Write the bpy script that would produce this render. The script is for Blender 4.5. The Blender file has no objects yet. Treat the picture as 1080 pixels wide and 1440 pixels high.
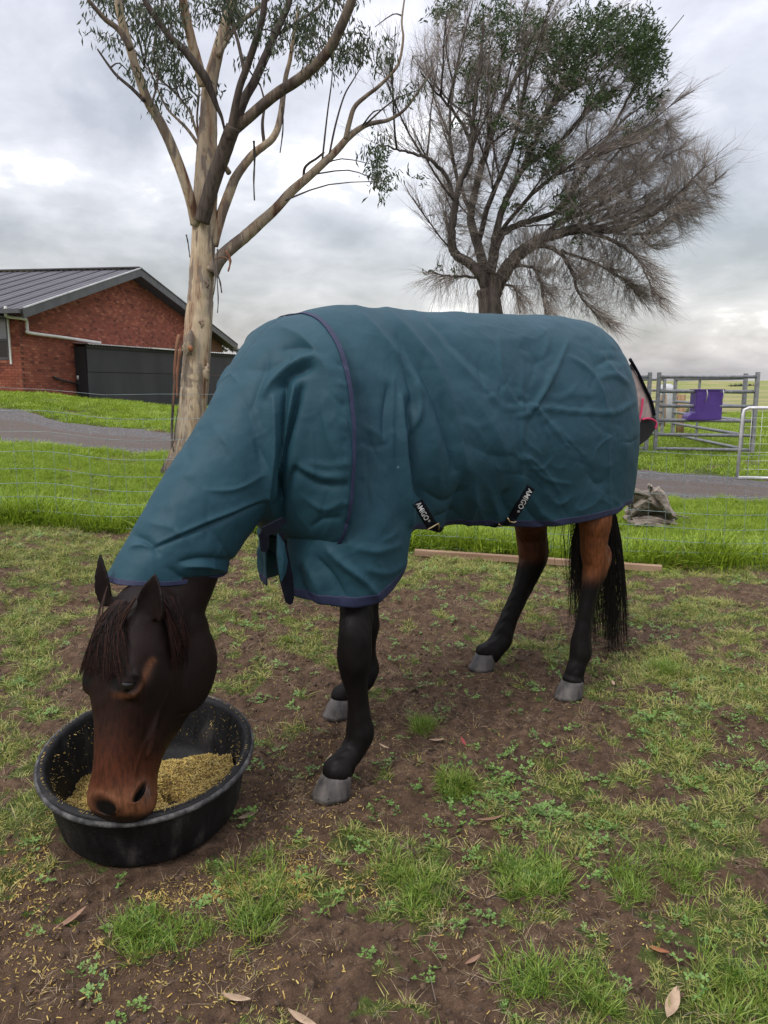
import bpy, bmesh, math, random
import numpy as np
from mathutils import Vector, Matrix
from mathutils.bvhtree import BVHTree
random.seed(7); RNG = np.random.default_rng(7)
scn = bpy.context.scene
R_ = math.radians
# ---------------------------------------------------------------- camera
PITCH = R_(9.2); FPX = 1080.0; CAM_H = 1.42
cd = bpy.data.cameras.new("camera"); cam = bpy.data.objects.new("camera", cd); scn.collection.objects.link(cam)
cam.location = (0, 0, CAM_H); cam.rotation_euler = (math.pi/2 - PITCH, 0, 0)
cd.sensor_fit = 'VERTICAL'; cd.sensor_height = 24.0; cd.lens = 24.0*FPX/1440.0
cd.clip_start = 0.05; cd.clip_end = 3000
scn.camera = cam
scn.view_settings.view_transform = 'Standard'; scn.view_settings.look = 'None'
scn.view_settings.gamma = 1.0; scn.view_settings.use_curve_mapping = False
scn.view_settings.exposure = 0.18
# ---------------------------------------------------------------- light (overcast)
SUN_EL, SUN_AZ = R_(50), R_(-38)          # azimuth from +Y, negative = left
sl = bpy.data.lights.new("sun", 'SUN'); sl.energy = 1.5; sl.angle = R_(12); sl.color = (1.0, .97, .92)
sun = bpy.data.objects.new("sun", sl); scn.collection.objects.link(sun)
sdir = Vector((math.sin(SUN_AZ)*math.cos(SUN_EL), -abs(math.cos(SUN_AZ))*math.cos(SUN_EL), math.sin(SUN_EL)))
sun.rotation_euler = sdir.to_track_quat('Z', 'Y').to_euler()
SKY_GAIN = 0.93
world = bpy.data.worlds.new("World"); scn.world = world; world.use_nodes = True
def build_world():
    nt = world.node_tree; N = nt.nodes; L = nt.links; N.clear()
    out = N.new('ShaderNodeOutputWorld'); bg = N.new('ShaderNodeBackground'); bg.inputs['Strength'].default_value = SKY_GAIN
    bg2 = N.new('ShaderNodeBackground'); bg2.inputs['Strength'].default_value = 0.05
    sky = N.new('ShaderNodeTexSky'); sky.sky_type = 'NISHITA'; sky.sun_disc = False
    sky.sun_elevation = SUN_EL; sky.sun_rotation = math.atan2(sdir.x, sdir.y)
    sky.air_density = 1.5; sky.dust_density = 3
    L.new(sky.outputs[0], bg2.inputs['Color'])
    tc = N.new('ShaderNodeTexCoord'); sep = N.new('ShaderNodeSeparateXYZ'); L.new(tc.outputs['Generated'], sep.inputs[0])
    def m(op, a, b=None, c=None):
        n = N.new('ShaderNodeMath'); n.operation = op
        for i, q in enumerate((a, b, c)):
            if q is None: continue
            if isinstance(q, (int, float)): n.inputs[i].default_value = q
            else: L.new(q, n.inputs[i])
        return n.outputs[0]
    zc = m('MAXIMUM', sep.outputs[2], 0.0)
    den = m('ADD', zc, 0.34)
    comb = N.new('ShaderNodeCombineXYZ')
    L.new(m('DIVIDE', sep.outputs[0], den), comb.inputs[0]); L.new(m('DIVIDE', sep.outputs[1], den), comb.inputs[1])
    L.new(m('MULTIPLY', zc, .6), comb.inputs[2])
    def noise(scale, detail, rough, dist, off):
        mp = N.new('ShaderNodeMapping'); mp.inputs['Location'].default_value = off
        L.new(comb.outputs[0], mp.inputs[0])
        n = N.new('ShaderNodeTexNoise'); n.inputs['Scale'].default_value = scale; n.inputs['Detail'].default_value = detail
        n.inputs['Roughness'].default_value = rough; n.inputs['Distortion'].default_value = dist
        L.new(mp.outputs[0], n.inputs['Vector']); return n.outputs['Fac']
    n1 = noise(1.7, 9, .52, .35, (3.1, 1.7, 0)); n2 = noise(4.6, 11, .56, .25, (7.4, 2.9, 1))
    f = m('ADD', m('MULTIPLY', n1, .62), m('MULTIPLY', n2, .38))
    cr = N.new('ShaderNodeValToRGB'); L.new(f, cr.inputs[0]); e = cr.color_ramp.elements
    e[0].position = .38; e[0].color = (.27, .268, .292, 1)
    e[1].position = .655; e[1].color = (1.02, 1.0, .99, 1)
    for p_, c_ in ((.44, (.345, .338, .366, 1)), (.49, (.42, .408, .438, 1)), (.54, (.49, .475, .508, 1)), (.595, (.60, .58, .605, 1))):
        x = e.new(p_); x.color = c_
    # an overcast sky grows brighter towards the zenith; a paler strip lies along the horizon
    zen = m('ADD', 1.0, m('MULTIPLY', m('POWER', zc, 2.1), 3.9))
    hor = m('MULTIPLY', m('POWER', m('SUBTRACT', 1.0, zc), 14.0), .12)
    g = m('ADD', zen, hor)
    vm = N.new('ShaderNodeVectorMath'); vm.operation = 'SCALE'; L.new(cr.outputs[0], vm.inputs[0]); L.new(g, vm.inputs['Scale'])
    L.new(vm.outputs[0], bg.inputs['Color'])
    ad = N.new('ShaderNodeAddShader'); L.new(bg.outputs[0], ad.inputs[0]); L.new(bg2.outputs[0], ad.inputs[1])
    L.new(ad.outputs[0], out.inputs['Surface'])
build_world()
# ---------------------------------------------------------------- geometry of the view -> world positions
cp, sp = math.cos(PITCH), math.sin(PITCH)
def ray(u, v):
    x = (u-540)/FPX; y = (720-v)/FPX
    return Vector((x, cp+y*sp, -sp+y*cp))
def proj(X):
    X = np.asarray(X, float)-np.array([0, 0, CAM_H])
    f = X[..., 1]*cp-X[..., 2]*sp; up = X[..., 1]*sp+X[..., 2]*cp
    f = np.where(np.abs(f) < 1e-3, 1e-3, f)
    return 540+FPX*X[..., 0]/f, 720-FPX*up/f
TH = R_(38); S = Vector((math.cos(TH), math.sin(TH), 0)); Lt = Vector((-math.sin(TH), math.cos(TH), 0)); UP = Vector((0, 0, 1))
CAMV = Vector((0, 0, CAM_H))
def P(u, v, l):                     # on the upright plane l metres to the off side of the horse frame
    r = ray(u, v); t = l/r.dot(Lt); return CAMV+r*t
def PY(u, v, y):                    # at ground distance y
    r = ray(u, v); return CAMV+r*(y/r.y)
def W3(s, l, z): return S*s+Lt*l+UP*z
def sl_of(p): return (p.dot(S), p.dot(Lt), p.z)
def smooth(a, b, x):
    t = np.clip((np.asarray(x, float)-a)/(b-a), 0, 1); return t*t*(3-2*t)
# value noise
_perm = np.random.default_rng(3).random((256, 256))
def vnoise(x, y):
    x = np.asarray(x, float); y = np.asarray(y, float)
    xi = np.floor(x).astype(int); yi = np.floor(y).astype(int); fx = x-xi; fy = y-yi
    fx = fx*fx*(3-2*fx); fy = fy*fy*(3-2*fy)
    g = lambda a, b: _perm[a & 255, b & 255]
    return (g(xi, yi)*(1-fx)+g(xi+1, yi)*fx)*(1-fy)+(g(xi, yi+1)*(1-fx)+g(xi+1, yi+1)*fx)*fy
def fbm(x, y, o=4, k=.5):
    a = 0; amp = 1; tot = 0
    for i in range(o):
        a = a+amp*vnoise(x*2**i+17.3*i, y*2**i+9.1*i); tot += amp; amp *= k
    return a/tot
# ground height: smooth Shepard blend of surveyed spots
_gc = [(-3.0, 6.0, .31), (-1.6, 6.2, .27), (.3, 6.2, .10), (2.1, 6.0, 0), (3.0, 5.9, 0), (-6, 12, .5), (-2.3, 9.6, .34), (-11.7, 25, 1.26),
       (-11.3, 29, .95), (-9.4, 34, .54), (-6.6, 38, .5), (5.6, 13, 0), (8.5, 17, -.05), (6.2, 17, -.05), (2.7, 7.9, 0), (0, 0, 0), (-.7, 2.1, 0), (.8, 3.3, 0), (-.2, 2.5, 0),
       (.5, 3.8, .02), (-1.5, 3, .0), (1.5, 3, 0), (1, 1.5, 0), (-1, 1.3, 0), (-1.6, 4.2, .1), (2, 4.5, 0), (-5, 18, .62), (0, 20, .15), (0, 12, .12), (12, 40, .0), (-20, 40, 1.0), (0, 60, .3), (20, 15, 0), (-15, 15, .9), (-8, 6, .5), (-4, 2, .1)]
_gc = np.array(_gc)
def gz(x, y):
    x = np.asarray(x, float); y = np.asarray(y, float)
    yy = np.maximum(y, -1.5)
    qx = x/(yy+3)*2.2; qy = np.log(yy+3)
    gx = _gc[:, 0]/(_gc[:, 1]+3)*2.2; gy = np.log(_gc[:, 1]+3)
    num = 0; den = 0
    for i in range(len(_gc)):
        w = 1/((qx-gx[i])**2+(qy-gy[i])**2+.012)**1.7
        num = num+w*_gc[i, 2]; den = den+w
    z = num/den
    far = np.maximum(y-70, 0)
    z = z+far*.0085*smooth(70, 200, y)
    return z
def gz1(x, y): return float(gz(np.array([x]), np.array([y]))[0])
def G(u, v):                        # where the view ray meets the ground
    r = ray(u, v); t = CAM_H/max(1e-3, -r.z)
    for _ in range(30):
        p = CAMV+r*t; dz = p.z-gz1(p.x, p.y); t += .8*dz/max(.03, -r.z) if dz > 0 else .8*dz/max(.03, -r.z)
        t = max(.5, min(t, 400))
    p = CAMV+r*t; p.z = gz1(p.x, p.y); return p
def Gv(u, v):                       # the same for many rays: march outwards, then close in on the first crossing
    u = np.asarray(u, float); v = np.asarray(v, float); x = (u-540)/FPX; y = (720-v)/FPX
    d = np.stack([x, cp+y*sp, -sp+y*cp], -1); f = lambda t: CAM_H+d[:, 2]*t-gz(d[:, 0]*t, d[:, 1]*t)
    lo = np.full(len(u), .8); hi = np.full(len(u), 60.); done = np.zeros(len(u), bool)
    for t in np.exp(np.linspace(math.log(.9), math.log(60), 44)):
        k = (f(np.full(len(u), t)) < 0) & ~done; hi[k] = t; done |= k; lo[~done] = t
    for _ in range(9):
        m = (lo+hi)/2; k = f(m) < 0; hi = np.where(k, m, hi); lo = np.where(k, lo, m)
    return d[:, 0]*hi, d[:, 1]*hi
# ---------------------------------------------------------------- mesh helpers
def link(o, parent=None):
    scn.collection.objects.link(o)
    if parent is not None: o.parent = parent; o.matrix_parent_inverse = parent_inv(parent)
    return o
def wmat(o):
    m = o.matrix_basis.copy()
    return m if o.parent is None else wmat(o.parent) @ o.matrix_parent_inverse @ m
def parent_inv(p): return wmat(p).inverted()
def props(o, label=None, cat=None, group=None, kind=None):
    for k, v in (('label', label), ('category', cat), ('group', group), ('kind', kind)):
        if v: o[k] = v
    return o
class MB:
    def __init__(s): s.v = []; s.f = []; s.n = 0
    def add(s, verts, faces):
        s.v.extend([tuple(a) for a in verts]); s.f.extend([tuple(i+s.n for i in f) for f in faces]); s.n += len(verts)
    def box(s, c, size, M=None, jit=0):
        hx, hy, hz = size[0]/2, size[1]/2, size[2]/2
        vs = [Vector((x*hx, y*hy, z*hz)) for x in (-1, 1) for y in (-1, 1) for z in (-1, 1)]
        if M is not None: vs = [M @ a for a in vs]
        c = Vector(c); s.add([a+c for a in vs], [(0, 1, 3, 2), (4, 6, 7, 5), (0, 4, 5, 1), (2, 3, 7, 6), (0, 2, 6, 4), (1, 5, 7, 3)])
    def bar(s, a, b, w, h=None, up=UP):
        a = Vector(a); b = Vector(b); h = h or w; d = (b-a); ln = d.length; d.normalize()
        x = d.cross(up)
        if x.length < 1e-4: x = d.cross(Vector((1, 0, 0)))
        x.normalize(); y = x.cross(d)
        M = Matrix((x, d, y)).transposed(); s.box((a+b)/2, (w, ln, h), M)
    def tube(s, pts, rad, n=6, cap=True, ell=None):
        pts = [Vector(p) for p in pts]
        if not hasattr(rad, '__len__'): rad = [rad]*len(pts)
        ref = None; base = s.n; vs = []
        for i, p in enumerate(pts):
            t = (pts[min(i+1, len(pts)-1)]-pts[max(i-1, 0)])
            if t.length < 1e-9: t = Vector((0, 0, 1))
            t.normalize()
            if ref is None: ref = t.orthogonal()
            x = (ref-t*ref.dot(t))
            if x.length < 1e-6: x = t.orthogonal()
            x.normalize(); ref = x; y = t.cross(x)
            for k in range(n):
                a = 2*math.pi*k/n; vs.append(p+x*(math.cos(a)*rad[i])+y*(math.sin(a)*rad[i]))
        fs = [(i*n+k, i*n+(k+1) % n, (i+1)*n+(k+1) % n, (i+1)*n+k) for i in range(len(pts)-1) for k in range(n)]
        if cap: fs += [tuple(range(n))[::-1], tuple((len(pts)-1)*n+k for k in range(n))]
        s.add(vs, fs)
    def rings(s, rings, closed=True, cap=True):
        n = len(rings[0]); vs = [p for r in rings for p in r]; m = n if closed else n-1
        fs = [(i*n+k, i*n+(k+1) % n, (i+1)*n+(k+1) % n, (i+1)*n+k) for i in range(len(rings)-1) for k in range(m)]
        if cap and closed: fs += [tuple(range(n))[::-1], tuple((len(rings)-1)*n+k for k in range(n))]
        s.add(vs, fs)
    def mesh(s, name, mat, smoothf=True):
        me = bpy.data.meshes.new(name); me.from_pydata(s.v, [], s.f)
        if mat: me.materials.append(mat)
        if smoothf and len(me.polygons): me.polygons.foreach_set('use_smooth', [True]*len(me.polygons))
        me.update(); return me
    def build(s, name, mat, parent=None, smoothf=True, **kw):
        o = bpy.data.objects.new(name, s.mesh(name, mat, smoothf)); link(o, parent); props(o, **kw); return o
def empty(name, loc, label=None, cat=None, group=None, kind=None):
    o = bpy.data.objects.new(name, None); o.location = loc; o.empty_display_size = .1; scn.collection.objects.link(o)
    return props(o, label, cat, group, kind)
def npmesh(name, V, Fq, mat, smoothf=True):
    V = np.asarray(V, np.float32); Fq = np.asarray(Fq, np.int32)
    me = bpy.data.meshes.new(name); me.vertices.add(len(V)); me.vertices.foreach_set('co', V.ravel())
    k = Fq.shape[1]; me.loops.add(Fq.size); me.loops.foreach_set('vertex_index', Fq.ravel())
    me.polygons.add(len(Fq)); me.polygons.foreach_set('loop_start', np.arange(0, Fq.size, k, dtype=np.int32))
    me.polygons.foreach_set('loop_total', np.full(len(Fq), k, np.int32))
    if smoothf: me.polygons.foreach_set('use_smooth', np.ones(len(Fq), bool))
    if mat: me.materials.append(mat)
    me.update(calc_edges=True); me.validate(); return me
def gridfaces(nr, nc, closed=False):
    i = np.arange(nr-1)[:, None]; j = np.arange(nc if closed else nc-1)[None, :]
    a = i*nc+j; b = i*nc+(j+1) % nc
    return np.stack([a, b, b+nc, a+nc], -1).reshape(-1, 4)
def catmull(pts, n):
    pts = np.asarray(pts, float); m = len(pts); t = np.linspace(0, m-1, n); out = []
    for q in t:
        i = min(int(q), m-2); f = q-i
        p0 = pts[max(i-1, 0)]; p1 = pts[i]; p2 = pts[i+1]; p3 = pts[min(i+2, m-1)]
        out.append(.5*((2*p1)+(-p0+p2)*f+(2*p0-5*p1+4*p2-p3)*f*f+(-p0+3*p1-3*p2+p3)*f**3))
    return np.array(out)
def setattr_f(me, name, arr, typ='FLOAT'):
    a = me.attributes.new(name, typ, 'POINT')
    if typ == 'FLOAT': a.data.foreach_set('value', np.asarray(arr, np.float32).ravel())
    elif typ == 'FLOAT_COLOR': a.data.foreach_set('color', np.asarray(arr, np.float32).ravel())
    elif typ == 'FLOAT_VECTOR': a.data.foreach_set('vector', np.asarray(arr, np.float32).ravel())
    elif typ == 'INT': a.data.foreach_set('value', np.asarray(arr, np.int32).ravel())
# ---------------------------------------------------------------- materials
class NT:
    def __init__(s, name):
        s.m = bpy.data.materials.new(name); s.m.use_nodes = True; s.t = s.m.node_tree; s.N = s.t.nodes; s.L = s.t.links
        s.b = s.N['Principled BSDF']
    def n(s, t, **kw):
        x = s.N.new(t)
        for k, v in kw.items():
            if hasattr(x, k): setattr(x, k, v)
            else: s.put(x.inputs[k], v)
        return x
    def put(s, inp, v):
        if hasattr(v, 'links') or isinstance(v, bpy.types.NodeSocket): s.L.new(v, inp)
        else: inp.default_value = v
    def coord(s, kind='Object'): return s.n('ShaderNodeTexCoord').outputs[kind]
    def mapping(s, vec, scale=(1, 1, 1), loc=(0, 0, 0), rot=(0, 0, 0)):
        x = s.n('ShaderNodeMapping'); s.L.new(vec, x.inputs[0]); x.inputs['Scale'].default_value = scale; x.inputs['Location'].default_value = loc; x.inputs['Rotation'].default_value = rot
        return x.outputs[0]
    def noise(s, vec, scale, detail=6, rough=.55, dist=0):
        x = s.n('ShaderNodeTexNoise'); s.L.new(vec, x.inputs['Vector']); x.inputs['Scale'].default_value = scale
        x.inputs['Detail'].default_value = detail; x.inputs['Roughness'].default_value = rough; x.inputs['Distortion'].default_value = dist
        return x.outputs['Fac']
    def ramp(s, fac, stops):
        x = s.n('ShaderNodeValToRGB'); s.L.new(fac, x.inputs[0]); e = x.color_ramp.elements
        while len(e) > 1: e.remove(e[-1])
        e[0].position = stops[0][0]; e[0].color = tuple(stops[0][1])+((1,) if len(stops[0][1]) == 3 else ())
        for p_, c_ in stops[1:]:
            q = e.new(p_); q.color = tuple(c_)+((1,) if len(c_) == 3 else ())
        return x.outputs[0]
    def mix(s, fac, a, b, mode='MIX'):
        x = s.n('ShaderNodeMix'); x.data_type = 'RGBA'; x.blend_type = mode
        s.put(x.inputs[0], fac)
        for i, q in ((6, a), (7, b)):
            if isinstance(q, tuple): x.inputs[i].default_value = q if len(q) == 4 else q+(1,)
            else: s.L.new(q, x.inputs[i])
        return x.outputs[2]
    def math(s, op, a, b=0.0):
        x = s.n('ShaderNodeMath'); x.operation = op; s.put(x.inputs[0], a); s.put(x.inputs[1], b); return x.outputs[0]
    def bump(s, h, strength=.5, dist=.01, normal=None):
        x = s.n('ShaderNodeBump'); s.L.new(h, x.inputs['Height']); x.inputs['Strength'].default_value = strength; x.inputs['Distance'].default_value = dist
        if normal: s.L.new(normal, x.inputs['Normal'])
        return x.outputs[0]
    def fin(s, color=None, rough=.7, normal=None, metal=0, spec=.5, sheen=0, coat=0):
        if color is not None: s.put(s.b.inputs['Base Color'], color if not isinstance(color, tuple) else (color if len(color) == 4 else color+(1,)))
        s.put(s.b.inputs['Roughness'], rough)
        if normal is not None: s.L.new(normal, s.b.inputs['Normal'])
        s.b.inputs['Metallic'].default_value = metal; s.b.inputs['Specular IOR Level'].default_value = spec
        if sheen: s.b.inputs['Sheen Weight'].default_value = sheen
        if coat: s.b.inputs['Coat Weight'].default_value = coat
        return s.m
    def attr(s, name, out='Color'):
        x = s.n('ShaderNodeAttribute'); x.attribute_name = name; return x.outputs[out]
def simple(name, c1, c2, scale=20, rough=.7, bump=.3, bscale=None, bdist=.004, metal=0, spec=.5, stretch=(1, 1, 1), sheen=0, lo=.35, hi=.65):
    t = NT(name); co = t.mapping(t.coord(), scale=stretch)
    f = t.noise(co, scale, 6); col = t.ramp(f, [(lo, c1), (hi, c2)])
    nb = t.bump(t.noise(co, bscale or scale*3, 6), bump, bdist)
    return t.fin(col, rough, nb, metal, spec, sheen)
M = {}
def make_materials():
    # ground
    t = NT('soil_and_turf'); co = t.coord()
    f1 = t.noise(co, 1.6, 8, .6); f2 = t.noise(co, 22, 8, .65); f3 = t.noise(co, 90, 5, .6)
    soil = t.ramp(f2, [(.3, (.026, .018, .012)), (.5, (.098, .062, .040)), (.66, (.18, .12, .08)), (.8, (.26, .185, .125))])
    soil = t.mix(t.ramp(f1, [(.4, (0, 0, 0)), (.65, (1, 1, 1))]), soil, (.085, .053, .030), 'MIX')
    soil = t.mix(.55, soil, t.ramp(f2, [(.3, (.030, .019, .013)), (.55, (.112, .068, .043)), (.75, (.20, .135, .088))]))
    chips = t.ramp(f3, [(.66, (0, 0, 0)), (.72, (1, 1, 1))])
    soil = t.mix(t.math('MULTIPLY', chips, .55), soil, (.20, .15, .095))
    turf = t.ramp(t.noise(co, 14, 7, .7), [(.3, (.026, .034, .010)), (.5, (.055, .080, .016)), (.7, (.10, .13, .03))])
    turf = t.mix(t.ramp(f3, [(.5, (0, 0, 0)), (.7, (1, 1, 1))]), turf, (.16, .15, .06))
    dry = t.ramp(t.noise(co, .09, 6, .6), [(.4, (.16, .20, .05)), (.6, (.28, .24, .12))])
    g = t.attr('grass', 'Fac'); far = t.attr('far', 'Fac')
    gm = t.math('ADD', g, t.math('MULTIPLY', t.math('SUBTRACT', f2, .5), .8))
    col = t.mix(t.ramp(gm, [(.35, (0, 0, 0)), (.75, (1, 1, 1))]), soil, turf)
    col = t.mix(far, col, dry)
    nb = t.bump(f2, 1.0, .03); nb = t.bump(f3, .9, .010, nb)
    M['ground'] = t.fin(col, .95, nb, spec=.2)
    # gravel
    t = NT('gravel'); co = t.coord(); f = t.noise(co, 28, 6, .7); fl = t.noise(co, .8, 5, .6)
    v = t.n('ShaderNodeTexVoronoi'); t.L.new(co, v.inputs['Vector']); v.inputs['Scale'].default_value = 34
    a = t.ramp(v.outputs['Color'], [(.0, (.040, .037, .036)), (1, (.165, .152, .148))])
    b = t.ramp(f, [(.35, (.060, .048, .042)), (.7, (.15, .12, .10))])
    w = t.attr('wear', 'Fac')
    col = t.mix(t.ramp(t.math('ADD', w, t.math('SUBTRACT', fl, .5)), [(.35, (0, 0, 0)), (.7, (1, 1, 1))]), a, b)
    M['gravel'] = t.fin(col, .95, t.bump(f, .8, .02), spec=.25)
    # grass blades: colour varies by instance
    def blade(name, cols, trans=.25):
        t = NT(name); oi = t.n('ShaderNodeObjectInfo'); 
        z = t.n('ShaderNodeSeparateXYZ'); t.L.new(t.coord('Generated'), z.inputs[0])
        c = t.ramp(oi.outputs['Random'], [(i/(len(cols)-1), cc) for i, cc in enumerate(cols)])
        c = t.mix(t.ramp(t.noise(t.coord(), 60, 2), [(.4, (0, 0, 0)), (.62, (1, 1, 1))]), c, tuple(min(1, q*1.5) for q in cols[-1]))
        t.fin(c, .45, spec=.35)
        tr = t.n('ShaderNodeBsdfTranslucent'); t.L.new(c, tr.inputs[0]); mx = t.n('ShaderNodeMixShader'); mx.inputs[0].default_value = trans
        out = t.N['Material Output']; t.L.new(t.b.outputs[0], mx.inputs[1]); t.L.new(tr.outputs[0], mx.inputs[2]); t.L.new(mx.outputs[0], out.inputs[0])
        return t.m
    M['grass'] = blade('grass_blades', [(.045, .105, .010), (.080, .165, .014), (.125, .22, .018), (.165, .25, .024), (.22, .28, .04), (.26, .24, .08)])
    M['grass_tussock'] = blade('tussock_blades', [(.035, .10, .012), (.06, .15, .015), (.10, .19, .02), (.17, .23, .04)])
    M['grass_lush'] = blade('lush_grass_blades', [(.045, .10, .008), (.09, .17, .012), (.15, .24, .018), (.24, .32, .03)], .35)
    M['straw'] = blade('dry_grass', [(.10, .06, .035), (.17, .11, .06), (.24, .17, .10), (.32, .25, .15)], .15)
    M['weed'] = blade('weed_leaves', [(.05, .11, .025), (.085, .17, .035), (.13, .22, .05)], .2)
    M['feedflake'] = blade('feed_flakes', [(.30, .19, .045), (.46, .32, .07), (.55, .42, .13), (.36, .30, .09), (.20, .13, .04)], .05)
    # horse coat
    t = NT('horse_coat'); c = t.attr('coat'); co = t.coord(); n = t.noise(t.mapping(co, (1, 1, .22)), 110, 5, .65); c = t.mix(t.ramp(n, [(.35, (.55, .55, .55)), (.62, (0, 0, 0))]), c, (.006, .0045, .004))
    M['coat'] = t.fin(c, t.ramp(n, [(.3, (.44, .44, .44)), (.7, (.66, .66, .66))]), t.bump(n, .35, .003), spec=.14)
    t = NT('horse_hair'); oi = t.attr('shade'); t.fin(oi, .55, spec=.14); M['hair'] = t.m
    M['hoof'] = simple('hoof_horn', (.022, .020, .020), (.105, .092, .084), 26, .6, .5, 90, .002, stretch=(1, 1, .15))
    t = NT('eye_glass'); M['eye'] = t.fin((.006, .005, .005), .08, spec=.6)
    # rug cloth : woven ripstop
    t = NT('rug_cloth'); co = t.coord('Object')
    w1 = t.n('ShaderNodeTexWave'); w1.wave_type = 'BANDS'; w1.bands_direction = 'Z'; t.L.new(co, w1.inputs['Vector']); w1.inputs['Scale'].default_value = 95
    w2 = t.n('ShaderNodeTexWave'); w2.wave_type = 'BANDS'; w2.bands_direction = 'X'; t.L.new(t.mapping(co, rot=(0, 0, -TH)), w2.inputs['Vector']); w2.inputs['Scale'].default_value = 95
    weave = t.math('ADD', w1.outputs['Fac'], w2.outputs['Fac'])
    big = t.noise(co, 3.0, 5, .5); fine = t.noise(co, 26, 5, .6)
    c = t.ramp(big, [(.3, (.0130, .048, .067)), (.7, (.018, .060, .083))])
    c = t.mix(t.ramp(t.noise(co, 9, 8, .7), [(.60, (0, 0, 0)), (.85, (.10, .10, .10))]), c, (.04, .09, .10))
    sp_ = t.n('ShaderNodeTexVoronoi'); t.L.new(co, sp_.inputs['Vector']); sp_.inputs['Scale'].default_value = 6.0
    c = t.mix(t.ramp(sp_.outputs['Distance'], [(.020, (.7, .7, .7)), (.032, (0, 0, 0))]), c, (.10, .17, .18))
    rid = lambda sc, off: t.math('MULTIPLY', t.math('ABSOLUTE', t.math('SUBTRACT', t.noise(t.mapping(co, loc=off), sc, 3, .5, .6), .5)), 6.0)
    cr1 = t.math('MINIMUM', rid(5.5, (1, 2, 3)), 1.0); cr2 = t.math('MINIMUM', rid(13, (5, 1, 7)), 1.0)
    nb = t.bump(weave, .05, .0010); nb = t.bump(fine, .16, .006, nb); nb = t.bump(cr1, .15, .006, nb); nb = t.bump(cr2, .12, .003, nb)
    M['rug'] = t.fin(c, .58, nb, spec=.20)
    M['navy'] = simple('navy_binding', (.008, .012, .042), (.013, .019, .060), 60, .7, .3, 400, .001)
    M['navydark'] = simple('dark_webbing', (.003, .004, .008), (.006, .007, .013), 60, .8, .3, 400, .001, spec=.15)
    M['white'] = simple('white_print', (.7, .7, .7), (.8, .8, .8), 40, .6, .05)
    M['brass'] = simple('brass_buckle', (.55, .42, .22), (.75, .62, .38), 40, .3, .05, metal=1)
    M['pink'] = simple('pink_binding', (.45, .02, .09), (.6, .04, .13), 50, .7, .1)
    M['beige'] = simple('beige_lining', (.30, .23, .21), (.44, .35, .32), 30, .8, .2)
    M['black'] = simple('black_lining', (.006, .006, .007), (.012, .012, .013), 30, .8, .2)
    # tub rubber
    t = NT('black_rubber'); co = t.coord(); f = t.noise(t.mapping(co, (1, 1, .3)), 14, 8, .65); f3 = t.noise(co, 70, 4, .6)
    c = t.ramp(f, [(.38, (.005, .005, .006)), (.55, (.011, .011, .012)), (.68, (.040, .037, .034)), (.80, (.10, .088, .072))])
    c = t.mix(t.ramp(f3, [(.62, (0, 0, 0)), (.75, (.35, .35, .35))]), c, (.08, .068, .052))
    M['rubber'] = t.fin(c, t.ramp(f, [(.4, (.50, .50, .50)), (.7, (.8, .8, .8))]), t.bump(f3, .4, .004), spec=.2)
    M['rubber_worn'] = simple('worn_rubber', (.016, .016, .017), (.13, .125, .12), 30, .75, .5, 90, .003, lo=.42, hi=.72)
    M['feed'] = simple('damp_chaff', (.07, .045, .012), (.30, .20, .055), 90, .9, 1.0, 150, .01)
    # bark
    t = NT('gum_bark'); co = t.coord(); st = t.mapping(co, (1, 1, .16))
    a = t.noise(st, 7, 8, .6, .4); b = t.noise(st, 26, 6, .6)
    c = t.ramp(a, [(.30, (.07, .035, .022)), (.38, (.19, .10, .06)), (.43, (.33, .24, .16)), (.52, (.46, .37, .25)), (.60, (.36, .30, .23)), (.68, (.20, .115, .075)), (.76, (.17, .14, .12))])
    pt = t.ramp(t.noise(t.mapping(co, (1, 1, .22), (4, 2, 1)), 4.2, 6, .6, .5), [(.52, (0, 0, 0)), (.55, (1, 1, 1))])
    c = t.mix(t.math('MULTIPLY', pt, .8), c, t.ramp(b, [(.3, (.11, .085, .07)), (.7, (.20, .165, .14))]))
    c = t.mix(t.ramp(b, [(.30, (.85, .85, .85)), (.45, (0, 0, 0))]), c, (.15, .075, .045))
    dk = t.attr('dark', 'Fac'); c = t.mix(dk, c, t.ramp(b, [(.35, (.022, .017, .016)), (.7, (.075, .058, .050))]))
    M['gum'] = t.fin(c, .85, t.bump(b, .7, .012), spec=.25)
    M['bark_red'] = simple('peeling_bark', (.13, .05, .028), (.24, .12, .07), 14, .9, .6, 40, .01, stretch=(1, 1, .2))
    M['bark_dark'] = simple('dark_bark', (.034, .028, .024), (.11, .092, .078), 12, .9, .8, 40, .015, stretch=(1, 1, .25))
    t = NT('twigs'); oi = t.attr('shade'); M['twig'] = t.fin(oi, .9, spec=.15)
    def leafm(name, a, b):
        t = NT(name); c = t.ramp(t.noise(t.coord(), 9, 3), [(.35, a), (.65, b)]); t.fin(c, .5, spec=.3)
        tr = t.n('ShaderNodeBsdfTranslucent'); t.L.new(c, tr.inputs[0]); mx = t.n('ShaderNodeMixShader'); mx.inputs[0].default_value = .3
        out = t.N['Material Output']; t.L.new(t.b.outputs[0], mx.inputs[1]); t.L.new(tr.outputs[0], mx.inputs[2]); t.L.new(mx.outputs[0], out.inputs[0]); return t.m
    M['gumleaf'] = leafm('gum_leaves', (.035, .052, .025), (.075, .095, .05))
    M['wattle'] = leafm('dark_leaves', (.022, .045, .014), (.06, .10, .03))
    M['fartree'] = leafm('far_tree_leaves', (.035, .045, .03), (.07, .08, .055))
    # building
    t = NT('brick'); at = t.attr('tone'); co = t.coord(); f = t.noise(co, 40, 4)
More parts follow.
